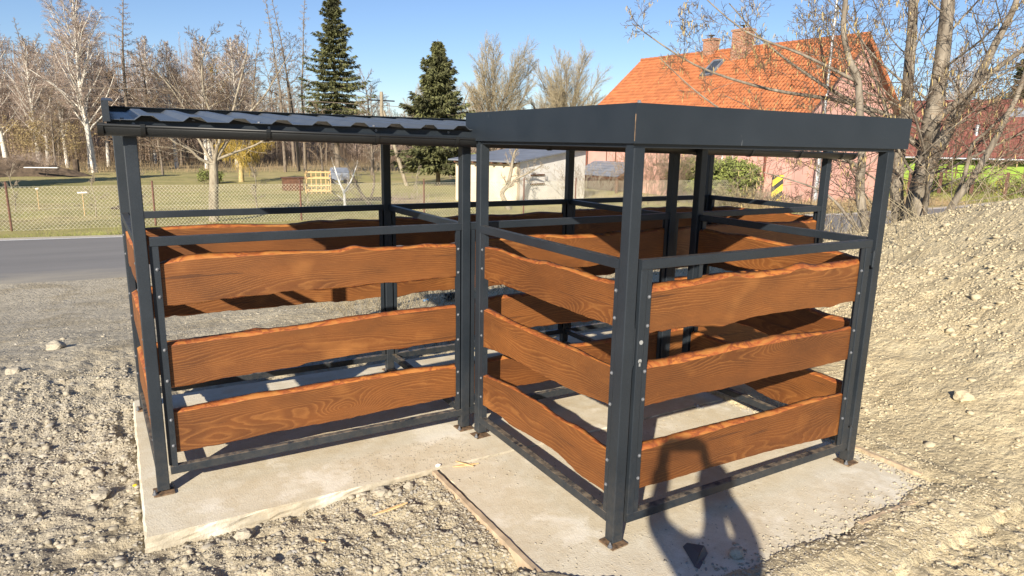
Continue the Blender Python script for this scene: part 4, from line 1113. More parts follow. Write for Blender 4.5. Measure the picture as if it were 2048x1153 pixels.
def place(root, x, y, s=1.0, rz=0.0):
    root.location = (x, y, base_z(x, y) - .02); root.scale = (s, s, s); root.rotation_euler = (0, 0, rz); return root

def sp_tree(name, kind, seed, H, r, mt, mc, x, y, label, cat, group=None, rz=0, **kw):
    root = thing(name, label, cat, (0, 0, 0), 0, group); make_tree(seed, H, r, species(kind), root, M[mt], M[mc], **kw)
    place(root, x, y, 1, rz); return root

birch = sp_tree('birch_tree', 'birch', 11, 14.6, .27, 'birchbark', 'twig_purple', -3.15, 63.2, 'tallest white trunked birch left of the roof, nearest of the birch clump', 'birch tree', 'birches left of the shelter', lean=(-.03, 0))
larch = sp_tree('larch_tree', 'larch', 21, 15.2, .22, 'bark', 'twig_brown', -.4, 67.8, 'tall bare larch with level branches rising over the left roof corner', 'larch tree', 'bare larches in the wood')
thin = sp_tree('larch_tree', 'thin', 31, 15.0, .16, 'bark', 'twig_grey', 11.6, 61.7, 'thin bare larch pole, leftmost of the three beside the tall spruce', 'larch tree', 'thin larches beside the tall spruce')
rnd = sp_tree('round_crowned_tree', 'round', 41, 5.6, .34, 'bark', 'twig_pale', 31.8, 59.6, 'pale bare tree with a broad fan crown, left of the two behind the flat roof', 'tree', 'fan crowned bare trees behind the flat roof')
wil = sp_tree('weeping_willow', 'willow', 51, 3.5, .22, 'catkin', 'twig_yellow', 5.66, 47.5, 'yellow weeping willow hanging over the lawn behind the fruit tree', 'willow tree')
wild = sp_tree('bare_tree', 'wild', 61, 9.5, .17, 'bark', 'twig_brown', 22.0, 68.0, 'bare brown tree between the two spruces, at the edge of the wood', 'tree', 'bare trees at the edge of the wood')

def dup(src, x, y, s, rz, label, group=None, sz=1.0):
    c = copy_tree(src); place(c, x, y, s, rz); c.scale = (s, s, s * sz); c['label'] = label
    if group: c['group'] = group
    return c
dup(birch, -5.4, 72.5, .74, 1.2, 'slender birch just left of the tallest birch')
dup(birch, -3.6, 71.5, .92, 2.3, 'second tall birch, its trunk close behind the tallest one')
dup(birch, -2.2, 74.5, .70, 4.1, 'leaning birch right of the birch clump', None)
dup(birch, -1.2, 76.5, .62, 5.2, 'small birch at the right end of the birch clump')
dup(birch, -7.4, 80.0, .80, 3.3, 'birch left of the clump over the brown thicket')
dup(birch, 7.4, 78.0, .90, .6, 'birch standing behind the fruit tree, white stem in the thicket')
dup(birch, 5.0, 84.0, .70, 1.9, 'lower birch behind the fruit tree, left of the taller one')
dup(birch, -12.5, 92.0, .66, 2.8, 'small distant birch at the far left')
dup(larch, -11.6, 73.6, .92, 2.1, 'bare larch at the left edge of the picture')
dup(larch, 1.6, 75.0, .80, 3.7, 'shorter bare larch just right of the tallest larch')
dup(larch, 9.4, 79.0, .84, 5.1, 'bare larch above the yellow willow')
dup(larch, -8.6, 88.0, .86, .9, 'bare larch in the wood left of the birches')
dup(thin, 13.2, 63.4, 1.0, 1.4, 'thin bare larch pole, middle of the three beside the tall spruce')
dup(thin, 14.3, 65.4, 1.06, 2.9, 'thin bare larch pole, right of the three beside the tall spruce')
dup(thin, 9.6, 66.8, .86, 4.4, 'thin bare larch pole over the yellow willow')
dup(rnd, 40.2, 58.8, 1.0, 2.2, 'pale bare tree with a broad fan crown, right of the two behind the flat roof')
dup(rnd, 27.5, 66.0, .72, 1.1, 'smaller pale fan crowned tree right of the second spruce')
dup(rnd, 46.5, 70.0, .74, 3.0, 'low pale tree left of the orange roof')
for k, (x, y, s, rz, lb) in enumerate([(3.4, 70.0, .78, 1.1, 'purple twigged birch just left of the yellow willow'), (9.2, 73.0, .86, 2.6, 'purple twigged birch right above the yellow willow'), (11.0, 80.0, .95, 3.9, 'tall purple twigged birch behind the thin larch poles'), (2.2, 82.0, .9, 5.0, 'purple twigged birch behind the shorter larch'), (-9.6, 70.0, .85, .3, 'purple twigged birch between the left edge larch and the clump'), (-7.2, 68.0, .72, 1.7, 'shorter purple twigged birch left of the clump'), (5.9, 69.0, .70, 4.6, 'short purple twigged birch directly behind the willow crown'), (-14.5, 84.0, .9, 2.9, 'purple twigged birch at the far left behind the larch')]):
    dup(birch, x, y, s, rz, lb, 'purple twigged birches in the thicket')
yw = sp_tree('willow_tree', 'wild', 62, 10.6, .2, 'bark', 'twig_yellow', 8.6, 77.0, 'tall yellowish bare willow rising behind the birches left of the thin larches', 'willow tree')
rngw = random.Random(99)
WL = ['bare tree of the far wood seen left of the birches', 'bare tree of the far wood seen under the left roof', 'bare tree of the far wood behind the willow', 'bare tree of the far wood behind the crates', 'bare tree of the far wood behind the second spruce', 'bare tree of the far wood behind the annex roof']
spots = []
for i in range(52):
    u = (i + rngw.random()) / 52; x = -26 + 70 * u; y = rngw.uniform(76, 98) - .12 * x
    spots.append((x, y, rngw.choice((.80, .95, 1.1, 1.25)) * (1 if x < 18 else .62), rngw.uniform(0, 6.28), i))
for x, y, s, rz, i in spots:
    zone = min(5, int(max(0, (x + 12)) / 11))
    if i % 4 == 0: dup(wild, x, y, s * 1.0, rz, WL[zone], 'bare trees of the far wood: ' + WL[zone].split('seen ')[-1].split('wood ')[-1])
    elif i % 4 == 1: dup(thin, x, y, s * .8, rz, 'thin ' + WL[zone], 'thin bare trees of the far wood: ' + WL[zone].split('seen ')[-1].split('wood ')[-1])
    elif i % 4 == 2: dup(wild, x, y, s * 1.1, rz, WL[zone], 'bare trees of the far wood: ' + WL[zone].split('seen ')[-1].split('wood ')[-1])
    else: dup(larch, x, y, s * .62, rz, 'low branchy ' + WL[zone], 'branchy bare trees of the far wood: ' + WL[zone].split('seen ')[-1].split('wood ')[-1])
dup(wild, 17.6, 55.5, .72, 2.0, 'low bare tree just left of the second spruce')
dup(wild, 24.8, 50.5, .60, 3.1, 'low bare tree right of the second spruce trunk')
dup(wild, 12.4, 52.0, .56, 1.3, 'low bare tree by the tall spruce trunk')
dup(wild, 1.5, 58.0, .60, .4, 'low bare tree left of the fruit tree trunk')
dup(wild, -5.6, 60.5, .62, 5.0, 'low bare tree in front of the birches')
dup(birch, 78, 39.5, .95, 1.0, 'pale bare tree behind the dark red roof')
dup(wild, 72, 46, 1.1, 2.0, 'bare tree behind the dark red roof, left of the conifer')
dup(wild, 62, 50, 1.0, 4.0, 'bare tree in the gap between the two houses')

# the far-off wood reads as one haze of twigs
def far_wood():
    rg = np.random.default_rng(12); n = 6500
    x = rg.uniform(-60, 120, n); y = rg.uniform(92, 124, n) - .10 * x; h = rg.uniform(5.5, 13.5, n) * np.interp(x, [-60, 8, 18, 26, 34, 120], [1.1, 1.05, .80, .58, .52, .7]) * (1 + .12 * np.sin(x * .23) + .10 * np.sin(x * .61 + 2))
    z0 = np.full(n, -1.1); lx = rg.normal(0, .35, n)
    tr = np.stack([x, y, z0, x + lx, y, z0 + h, rg.uniform(.04, .10, n), np.full(n, .02)], 1)
    m = 190000; k = rg.integers(0, n, m); t = rg.uniform(.15, 1, m); px = x[k] + lx[k] * t; pz = z0[k] + h[k] * t
    ln = (1.15 - t) * rg.uniform(.5, 2.7, m); a = rg.uniform(-1, 1, m)
    tw = np.stack([px, y[k], pz, px + ln * a, y[k] + ln * rg.uniform(-.5, .5, m), pz + ln * rg.uniform(.2, 1.0, m), np.full(m, .022), np.full(m, .010)], 1)
    o = seg_mesh('far_wood', np.concatenate([tr, tw]), 3, M['twig_purple']); return tag(o, 'far-off bare wood along the horizon', kind='stuff')
far_wood()
# low brown undergrowth and dry reeds at the foot of the wood
def tufts(name, n, xr, yr, hr, m, label, seed, rad=.006, spread=.3, zoff=0, yslope=0.0):
    rg = np.random.default_rng(seed); x = rg.uniform(*xr, n); y = rg.uniform(*yr, n) + yslope * x; c = fbm(x, y, .35, 3, seed)
    kp = rg.uniform(-.7, .4, n) < c; x, y = x[kp], y[kp]; n = len(x); z = ground_h(x, y, False) + zoff; h = rg.uniform(*hr, n)
    s = np.stack([x, y, z, x + rg.normal(0, spread, n) * h, y + rg.normal(0, spread, n) * h, z + h, np.full(n, rad), np.full(n, rad * .4)], 1)
    return tag(seg_mesh(name, s, 3, m), label, kind='stuff')
tufts('undergrowth', 16000, (-45, 70), (78, 96), (.5, 2.4), M['twig_brown'], 'brown undergrowth at the foot of the wood', 5, .014, .35, yslope=-.1)
tufts('dry_reeds', 9000, (-30, 50), (60, 78), (.3, .9), M['reed'], 'dry reeds round the pond', 6, .010, .2)
tufts('verge_grass', 15000, (-30, 24), (20.2, 21.1), (.04, .16), M['grass'], 'green grass along the road verge', 7, .006, .5, yslope=-.14)
tufts('lawn_grass', 26000, (-24, 26), (21.0, 40), (.03, .09), M['grass'], 'short grass of the lawn', 8, .007, .6, yslope=-.08)
def blotch(name, x, y, a, b, h, m, seed, kind='structure', label=None):
    n = 28; k = 44; rng = random.Random(seed); vs = [(0, 0, h)]; fs = []
    for j in range(1, 9):
        for i in range(k):
            t = 2 * math.pi * i / k; r = j / 8 * (1 + .18 * math.sin(3 * t + seed) + .1 * math.sin(5 * t + 2 * seed))
            vs.append((a * r * math.cos(t), b * r * math.sin(t), h * max(0, 1 - (j / 8) ** 2) * (1 + rng.uniform(-.25, .25)) - .01))
    for i in range(k): fs.append((0, 1 + i, 1 + (i + 1) % k))
    for j in range(7):
        for i in range(k): a0 = 1 + j * k + i; a1 = 1 + j * k + (i + 1) % k; fs.append((a0, a0 + k, a1 + k, a1))
    o = MB().add(vs, fs).build(name, M[m]); o.location = (x, y, gz(x, y) + .005); return tag(o, label, kind=kind)
blotch('pond_water', 3.0, 66, 9, 3.2, .01, 'water', 1)
blotch('soil_bank', -9.5, 58, 5.5, 1.8, 1.1, 'darksoil', 2)
blotch('soil_mound', -1.6, 30.5, .55, .4, .12, 'darksoil', 3)
blotch('garden_bed', 9.5, 31.5, 2.2, 1.1, .05, 'darksoil', 4)

# spruces: whorls of drooping boughs carrying small needle sprays
def spruce(seed, H, W, root, skirt=.14):
    rg = random.Random(seed); T = Tree(seed); n = 12; pts = [Vector((0, 0, -.3 + (H + .3) * i / n)) for i in range(n + 1)]
    T.line(pts, H * .018, .015, 0, T.trunk); tri = []
    z = H * skirt
    while z < H * .985:
        t = (z - H * skirt) / (H * (1 - skirt)); rad = W * (1 - t) ** .85 * (.86 + .14 * math.sin(z * 2.7)) + .12
        nb = max(5, int(11 - 4 * t)); ph = rg.uniform(0, 6.28)
        for i in range(nb):
            a = ph + 6.28 * i / nb + rg.uniform(-.25, .25); ln = rad * rg.uniform(.50, 1.24); dr = Vector((math.cos(a), math.sin(a), 0))
            el = .55 * t - .30 + rg.uniform(-.1, .1); p = Vector((0, 0, z)); m = 7; bp = [p]
            for k in range(m):
                u = k / m; d = (dr + Vector((0, 0, el + .55 * u * u))).normalized(); bp.append(bp[-1] + d * ln / m)
            T.line(bp, .02 + .018 * (1 - t), .006, 1, T.trunk)
            side = Vector((-dr.y, dr.x, 0))
            for k in range(1, m + 1):
                for q in range(20):
                    base_ = bp[k].lerp(bp[k - 1], rg.random()); sp = (1.05 - .75 * k / m) * ln * .42
                    off = side * rg.uniform(-1, 1) * sp
                    c = base_ + off * rg.random() ** .8 + Vector((0, 0, -abs(rg.gauss(0, .10)) - .02)); dd = (dr * rg.uniform(.3, 1) + off.normalized() * rg.uniform(0, .9) + Vector((0, 0, rg.uniform(-.75, .05)))).normalized()
                    l_ = rg.uniform(.20, .44) * (.7 + .3 * (1 - t)); wd = dd.cross(Vector((rg.uniform(-1, 1), rg.uniform(-1, 1), rg.uniform(.2, 1)))).normalized() * l_ * .22
                    tri.append((c - wd, c + wd, c + dd * l_ + wd * .2)); 
        z += H * (.021 + .010 * (1 - t)) * rg.uniform(.8, 1.2)
    V = np.array([[tuple(p) for p in t3] for t3 in tri]).reshape(-1, 3); F = np.arange(len(V)).reshape(-1, 3)
    seg_mesh('trunk', T.trunk, 5, M['bark'], root, True); np_mesh('crown', V, F, M['needles'], root)
    return root
s1 = thing('spruce_tree', 'tall dark spruce in the middle of the left skyline, taller of the two', 'spruce tree', (0, 0, 0)); spruce(3, 16.2, 4.3, s1, .24); place(s1, 16.3, 61.3)
s2 = thing('spruce_tree', 'shorter dark spruce just left of the flat roof', 'spruce tree', (0, 0, 0)); spruce(4, 9.6, 3.5, s2, .16); place(s2, 17.43, 41.0)
s3 = thing('spruce_tree', 'dark conifer towering behind the dark red roof at the right edge', 'spruce tree', (0, 0, 0)); spruce(5, 13.6, 3.6, s3, .12); place(s3, 67.5, 28.0)
s4 = thing('spruce_tree', 'dark spruce whose bough tips enter at the far left edge', 'spruce tree', (0, 0, 0)); spruce(6, 8.6, 3.6, s4, .15); place(s4, -11.0, 45.0)

# ---- trees grown along measured limbs
def limb_tree(name, label, cat, limbs, P, mt, mc, seed, group=None, catkins=0, roots=True):
    base = Vector(limbs[0][0][0]); root = thing(name, label, cat, base, 0, group); T = Tree(seed)
    for pts, r0, r1, cnt, plen in limbs:
        pp = [Vector(p) - base for p in pts]; q = [pp[0]]
        for i in range(len(pp) - 1):                           # Catmull-Rom through the points
            a = pp[max(i - 1, 0)]; b, c = pp[i], pp[i + 1]; d = pp[min(i + 2, len(pp) - 1)]
            for k in range(1, 5):
                t = k / 4; q.append(.5 * ((2 * b) + (c - a) * t + (2 * a - 5 * b + 4 * c - d) * t * t + (3 * b - a - 3 * c + d) * t ** 3))
        T.line(q, r0, r1, 0, T.trunk)
        if cnt: T.kids(q, plen, r0 * .8, 1, P, count=cnt, plen=plen)
    T.out(root, M[mt], M[mc], 8)
    if catkins:
        rg = T.r; cs = []
        segs = T.twigs
        for i in range(catkins):
            s_ = rg.choice(segs); p = Vector(s_[3:6]); l_ = rg.uniform(.045, .10); j = Vector((rg.gauss(0, .012), rg.gauss(0, .012), 0)); r_ = rg.uniform(.006, .010)
            m_ = p + j * .5 + Vector((0, 0, -l_ * .5)); e = p + j + Vector((0, 0, -l_))
            cs.append((*p, *m_, r_ * .6, r_)); cs.append((*m_, *e, r_, r_ * .4))
        k = seg_mesh('catkins', cs, 4, M['catkin'], root); k['kind'] = 'stuff'
    return root
PF = [None, dict(count=10, start=.14, ang=52, angv=16, len=.72, rad=.34, n=6, wig=.16, up=.06, prof=lambda t: 1.1 - .6 * t),
      dict(count=9, start=.15, ang=46, angv=14, len=.46, rad=.5, n=4, wig=.2, up=.04), dict(count=7, start=.1, ang=42, angv=16, len=.46, rad=.6, n=3, wig=.2, up=.03), dict(trunk=2, rmin=.0050)]
fl = [([(1.08, 24.08, -1.20), (1.12, 24.08, -.3), (1.18, 24.07, .4), (1.2, 24.07, .98)], .175, .140, 0, 0),
      ([(1.2, 24.07, .93), (.78, 24.11, 1.13), (.49, 24.14, 1.44), (-.03, 24.18, 1.74), (-.4, 24.21, 2.26), (-.83, 24.23, 2.98)], .062, .012, 13, 2.2),
      ([(1.2, 24.07, .93), (1.03, 24.2, 1.31), (.83, 24.4, 1.79), (.64, 24.6, 2.46), (.11, 24.8, 3.51), (-.5, 25.0, 4.28)], .06, .010, 14, 2.4),
      ([(1.22, 24.06, .93), (1.32, 23.95, 1.45), (1.43, 23.8, 1.88), (1.21, 23.7, 2.64), (1.01, 23.6, 3.31), (1.01, 23.5, 4.3), (1.23, 23.4, 5.1)], .07, .010, 16, 2.3),
      ([(1.26, 24.06, 1.02), (1.62, 24.0, 1.63), (1.97, 23.96, 2.12), (2.5, 23.88, 2.77), (3.03, 23.78, 3.39), (3.57, 23.68, 4.27), (4.0, 23.56, 5.0)], .065, .010, 16, 2.4),
      ([(1.29, 24.05, 1.1), (1.93, 23.9, 1.37), (2.6, 23.7, 1.64), (3.2, 23.5, 2.01), (3.9, 23.4, 2.17)], .055, .014, 10, 1.9),
      ([(1.25, 24.06, .96), (1.22, 24.4, 1.62), (1.01, 24.7, 2.1), (.86, 25.0, 2.72), (.47, 25.3, 3.28), (0, 25.6, 3.91)], .06, .014, 10, 2.2),
      ([(1.42, 24.04, 1.8), (1.93, 24.2, 2.67), (2.22, 24.4, 3.53), (2.5, 24.5, 4.39), (2.7, 24.6, 5.2)], .06, .014, 10, 2.0)]
limb_tree('fruit_tree', 'pale barked bare fruit tree with spreading crooked limbs, standing at the wire fence', 'fruit tree', fl, PF, 'palebark', 'twig_alder', 71)
PA = [None, dict(count=10, start=.12, ang=58, angv=16, len=1.0, rad=.19, n=8, wig=.09, up=.035, prof=lambda t: 1.12 - .62 * t),
      dict(count=11, start=.14, ang=48, angv=14, len=.42, rad=.55, n=5, wig=.14, up=.02), dict(count=8, start=.12, ang=44, angv=15, len=.44, rad=.55, n=4, wig=.18, up=.01), dict(trunk=2, rmin=.0030)]
al = [([(9.9, 4.3, -.35), (9.91, 4.28, .46), (9.91, 4.28, 1.07), (9.93, 4.24, 1.65), (9.93, 4.25, 2.31), (9.94, 4.23, 2.71), (9.94, 4.23, 3.42), (9.92, 4.25, 4.11), (9.91, 4.28, 4.86), (9.89, 4.32, 6.0)], .205, .075, 15, 3.0),
      ([(10.25, 4.6, -.35), (10.16, 4.64, .41), (10.09, 4.77, 1.2), (10.07, 4.8, 1.89), (10.08, 4.78, 2.49), (10.06, 4.82, 3.19), (10.04, 4.85, 3.89), (10.01, 4.91, 4.69), (9.96, 4.99, 6.0)], .125, .065, 17, 3.2),
      ([(9.75, 4.12, 1.0), (9.58, 4.06, 1.5), (9.65, 3.91, 1.98), (9.71, 3.8, 2.37), (9.81, 3.6, 2.9), (9.89, 3.45, 3.48), (9.96, 3.29, 4.04), (10.0, 3.21, 4.9)], .12, .03, 10, 2.2),
      ([(9.85, 4.2, 1.7), (9.4, 3.96, 2.21), (9.56, 3.66, 2.67), (9.73, 3.31, 3.1), (9.89, 2.97, 3.43), (10.03, 2.65, 3.75)], .065, .02, 9, 1.8),
      ([(9.72, 4.0, -.3), (9.70, 4.02, .51), (9.66, 4.11, 1.0), (9.72, 4.16, 1.5), (9.80, 4.2, 2.0)], .13, .09, 0, 0),
      ([(9.9, 4.3, 1.9), (9.2, 4.9, 2.5), (8.6, 5.5, 3.0), (8.0, 6.1, 3.6), (7.5, 6.6, 4.3)], .045, .008, 10, 1.7),
      ([(10.05, 4.8, 2.4), (9.2, 5.4, 2.7), (8.2, 6.2, 2.9), (7.2, 7.0, 3.3), (6.3, 7.7, 4.0)], .045, .008, 11, 1.8)]
limb_tree('alder_tree', 'big multi stemmed bare alder hung with catkins behind the heap', 'alder tree', al, PA, 'alderbark', 'twig_alder', 72, catkins=1300)
sl = [([(8.33, 4.02, -.35), (8.29, 4.08, .57), (8.21, 4.2, 1.04), (8.18, 4.25, 1.44), (8.18, 4.26, 1.73), (8.12, 4.35, 2.44), (8.07, 4.42, 2.93), (7.98, 4.55, 3.25), (7.91, 4.65, 3.68), (7.9, 4.66, 4.09), (7.9, 4.67, 5.0)], .082, .030, 15, 2.2),
      ([(8.2, 3.9, -.2), (8.12, 3.97, .45), (7.97, 4.2, .81), (7.82, 4.43, 1.11), (7.6, 4.68, 1.3), (7.1, 5.2, 1.5)], .040, .008, 9, 1.3),
      ([(8.18, 4.26, 1.6), (7.7, 4.8, 2.0), (7.1, 5.5, 2.2), (6.5, 6.1, 2.7), (6.0, 6.6, 3.3)], .030, .006, 9, 1.3),
      ([(8.07, 4.42, 2.9), (7.5, 5.0, 3.3), (6.9, 5.7, 3.7), (6.3, 6.3, 4.4)], .028, .006, 8, 1.3)]
limb_tree('alder_tree', 'slim single stemmed alder with catkins, just left of the big alder', 'alder tree', sl, PA, 'alderbark', 'twig_alder', 73, catkins=700)
ll = [([(9.0, 3.42, .2), (9.07, 3.31, 1.01), (9.14, 3.15, 1.4), (9.2, 3.03, 1.73), (9.25, 2.93, 2.06), (9.28, 2.86, 2.34), (9.32, 2.77, 2.69), (9.35, 2.7, 3.2)], .062, .030, 9, 1.5)]
limb_tree('leaning_sapling', 'silvery sapling leaning right out of the heap top', 'young tree', ll, PA, 'alderbark', 'twig_brown', 74, catkins=40)
l2 = [([(9.3, 3.5, .2), (9.35, 3.41, 1.09), (9.38, 3.35, 1.42), (9.4, 3.32, 1.76), (9.4, 3.3, 1.99), (9.47, 3.16, 2.19), (9.55, 2.98, 2.45)], .042, .016, 8, 1.2)]
limb_tree('leaning_sapling', 'thinner sapling behind the leaning one on the heap', 'young tree', l2, PA, 'alderbark', 'twig_brown', 75)
tw = [([(13.61, 24.59, -1.1), (13.32, 24.75, -.39), (13.53, 24.63, -.02), (13.66, 24.56, .59), (13.73, 24.52, 1.14), (13.84, 24.45, 1.59), (14.18, 24.25, 1.81)], .12, .03, 10, 1.2),
      ([(13.48, 24.66, -.16), (13.82, 24.46, .25), (14.21, 24.23, .49), (14.59, 24.0, .72), (14.87, 23.82, .95)], .06, .02, 9, 1.1)]
limb_tree('fruit_tree', 'crooked bare fruit tree bent over in front of the beige annex wall', 'fruit tree', tw, PF, 'palebark', 'twig_grey', 76)
lt = [([(8.51, 28.8, -1.15), (8.1, 28.9, -.6), (7.8, 29, .1), (7.4, 29.1, .9), (6.9, 29.2, 1.3)], .09, .03, 9, 1.5), ([(8.51, 28.8, -.8), (8.7, 28.8, 0), (8.6, 28.8, .9), (8.8, 28.8, 1.7), (9.0, 28.7, 2.6)], .06, .02, 8, 1.5)]
limb_tree('fruit_tree', 'dark bare fruit tree leaning left beyond the fence, right of the crates', 'fruit tree', lt, PF, 'bark', 'twig_grey', 77)
l5 = [([(7.23, 28.69, -1.15), (7.2, 28.69, -.5), (7.0, 28.7, 0), (6.8, 28.7, .7)], .07, .02, 7, 1.1), ([(7.2, 28.69, -.5), (7.5, 28.6, 0), (7.8, 28.6, .7)], .05, .02, 6, 1.0)]
limb_tree('fruit_tree', 'small forked fruit tree with a whitewashed stem beyond the fence', 'fruit tree', l5, PF, 'white', 'twig_grey', 78)
l6 = [([(3.35, 28.5, -1.15), (3.3, 28.5, -.5), (3.35, 28.5, .1), (3.2, 28.5, .7)], .04, .012, 9, .9)]
limb_tree('fruit_tree', 'thin young fruit tree beyond the fence, right of the big fruit tree', 'fruit tree', l6, PF, 'palebark', 'twig_grey', 79)
l7 = [([(22.6, 50.0, -1.1), (22.3, 50, 1.2), (21.6, 50, 3.2), (21.0, 50, 5.4), (20.6, 50, 7.4)], .13, .03, 11, 3.0), ([(22.4, 50, 1.0), (23.2, 50, 2.8), (23.6, 50, 4.6), (24.4, 50, 6.4)], .10, .03, 10, 2.6)]
limb_tree('bare_tree', 'open bare fruit tree with upright shoots in the gap between the two spruces', 'tree', l7, PF, 'bark', 'twig_grey', 80)
for i, (x, y, lb) in enumerate([(-5.3, 30.0, 'young stake tied sapling at the far left of the lawn'), (-2.6, 27.2, 'thin sapling with a white tag left of the corner post'), (-1.1, 27.0, 'thin sapling right of the white tag one'), (5.2, 27.4, 'thin sapling midway along the fence'), (10.5, 28.0, 'thin sapling on the lawn right of the leaning fruit tree')]):
    limb_tree('sapling', lb, 'young tree', [([(x, y, -1.15), (x + .05, y, -.5), (x - .03, y, .1), (x + .1, y, .6)], .022, .008, 7, .7)], PF, 'palebark', 'twig_grey', 90 + i)

# bare shrubs: many stems from one stool
def shrub(name, label, x, y, n, H, W, m, seed, leaves=None, cat='shrub', r=.010, nl=0, ls=.09):
    rg = random.Random(seed); T = Tree(seed); root = thing(name, label, cat, (x, y, gz(x, y)))
    PS = [None, dict(count=7, start=.25, ang=36, angv=16, len=.42, rad=.6, n=4, wig=.2, up=.04), dict(count=6, start=.15, ang=40, angv=16, len=.5, rad=.7, n=3, wig=.2, up=.02), dict(trunk=0, rmin=r * .45)]
    for i in range(n):
        a = rg.uniform(0, 6.28); q = rg.random() ** .6; b = Vector((math.cos(a) * W * .35 * q, math.sin(a) * W * .35 * q, -.1))
        d = Vector((math.cos(a) * q * W * .55, math.sin(a) * q * W * .55, H)).normalized(); pts = [b]
        for k in range(5): d = (d + Vector((rg.gauss(0, .13), rg.gauss(0, .13), rg.gauss(0, .08)))).normalized(); pts.append(pts[-1] + d * H * rg.uniform(.16, .24))
        T.line(pts, r, r * .5, 0, T.trunk); T.kids(pts, H, r * .8, 1, PS)
    seg_mesh('stems', T.trunk + T.twigs, 3, M[m], root)
    if leaves:
        tri = []; S = T.twigs
        for i in range(nl):
            s_ = rg.choice(S); p = Vector(s_[3:6]) + Vector((rg.gauss(0, .06), rg.gauss(0, .06), rg.gauss(0, .06))); a = Vector((rg.gauss(0, 1), rg.gauss(0, 1), rg.gauss(0, 1))).normalized(); b = a.orthogonal().normalized()
            tri.append((p, p + a * ls + b * ls * .3, p + a * ls * .5 - b * ls * .4))
        V = np.array([[tuple(p) for p in t3] for t3 in tri]).reshape(-1, 3); np_mesh('foliage', V, np.arange(len(V)).reshape(-1, 3), M[leaves], root)
    return root
shrub('shrub', 'reddish bare shrub in front of the pink wall, right of the small porch roof', 22.4, 25.0, 60, 2.9, 2.6, 'twig_brown', 1)
shrub('shrub', 'bare brown shrub covering the foot of the white annex wall', 18.2, 24.8, 26, 2.0, 2.2, 'twig_grey', 2)
shrub('shrub', 'dense bare thicket between the pink wall and the green hedge', 25.0, 24.6, 70, 3.0, 3.0, 'twig_grey', 3)
shrub('shrub', 'tangled grey briar growing through the fence in front of the hedge', 24.8, 21.6, 60, 1.25, 3.2, 'twig_pale', 4)
shrub('shrub', 'tangled grey briar around the hazard board', 26.0, 19.9, 26, 1.1, 2.0, 'twig_grey', 5)
shrub('hedge', 'green evergreen hedge clump between the house and the hazard board', 25.6, 23.6, 60, 2.25, 2.6, 'twig_grey', 6, 'hedge', 'hedge', nl=24000, ls=.15)
shrub('hedge', 'second evergreen clump, right end of the hedge near the hazard board', 26.0, 22.5, 44, 2.0, 1.7, 'twig_grey', 7, 'hedge', 'hedge', nl=12000, ls=.14)
shrub('shrub', 'low reddish shrub on the lawn right of the leaning concrete strut', 9.6, 26.6, 46, .85, 2.4, 'twig_purple', 8)
shrub('shrub', 'reddish thicket left of the birch trunks', -6.8, 58.5, 50, 1.8, 3.6, 'twig_purple', 9)
shrub('shrub', 'ochre leafy thicket in front of the far left wood', -6.0, 66.0, 40, 4.2, 4.0, 'twig_brown', 10, 'catkin', nl=4500, ls=.11)
shrub('shrub', 'small dark evergreen bush left of the willow trunk', 3.6, 46.5, 20, .9, 1.0, 'twig_grey', 11, 'hedge', nl=2500, ls=.10)
for i, (x, y, lb) in enumerate([(46.2, 22.5, 'yellow flowering shrub behind the rusty fence, left of its middle post'), (46.6, 18.8, 'yellow flowering shrub behind the rusty fence at the right edge'), (44.5, 24.6, 'yellow flowering shrub behind the rusty fence near the alder')]):
    shrub('forsythia', lb, x, y, 26, 1.15, 2.8, 'twig_brown', 20 + i, 'forsythia', 'shrub', nl=1500, ls=.10)
tufts('bank_grass', 7000, (39, 47), (17.5, 25), (.10, .45), M['grass'], 'rank green grass under the rusty fence', 31, .012, .35)
tufts('roadside_scrub', 5000, (24, 38), (16.8, 21), (.1, .5), M['reed'], 'dry scrub on the far road bank', 32, .008, .4)
tufts('dead_stalks', 1600, (5.5, 10), (1.6, 7.6), (.15, .8), M['twig_pale'], 'dead stalks under the alders behind the heap', 33, .004, .5)
tufts('dead_stalks', 1500, (.2, 3.6), (3.4, 7.5), (.04, .30), M['twig_pale'], 'dry weeds on the bank behind the long shelter', 34, .003, .6)

# ------------------------------------------------------------------ wire fence along the garden
def fence_pt(x): return np.interp(x, [-40, -9.5, -4.8, 8.8, 24, 30], [27.6, 24.2, 23.8, 23.1, 22.1, 21.2])
fe = thing('wire_fence', 'diamond mesh wire fence on rusty round posts between road verge and garden', 'fence', (0, 24.8, -1.15)); O = Vector(fe.location)
z0, z1 = -1.12, .26
for x in (-23.6, -18.9, -14.2, -9.5, -4.8, -.8, 4.0, 8.8, 13.3, 15.9, 19.4, 23.0, 27.0):
    q = MB(O); y = float(fence_pt(x)); q.tube([(x, y, z0 - .1), (x, y, z1 + .16)], .030, 8); q.build('post', M['rustpost'], fe)
segs = []; st = .115
for x in np.arange(-26, 28, st):
    for sg in (1, -1):
        xa, xb = x, x + sg * (z1 - z0) * .9; segs.append((xa, float(fence_pt(xa)) - 24.8, z0 + 1.15, xb, float(fence_pt(xb)) - 24.8, z1 + 1.15, .0048, .0048))
for z in (z0 + .03, (z0 + z1) / 2, z1):
    for x in np.arange(-26, 28, 2.0): segs.append((x, float(fence_pt(x)) - 24.8, z + 1.15, x + 2, float(fence_pt(x + 2)) - 24.8, z + 1.15, .004, .004))
seg_mesh('wire_mesh', segs, 3, M['mesh'], fe)
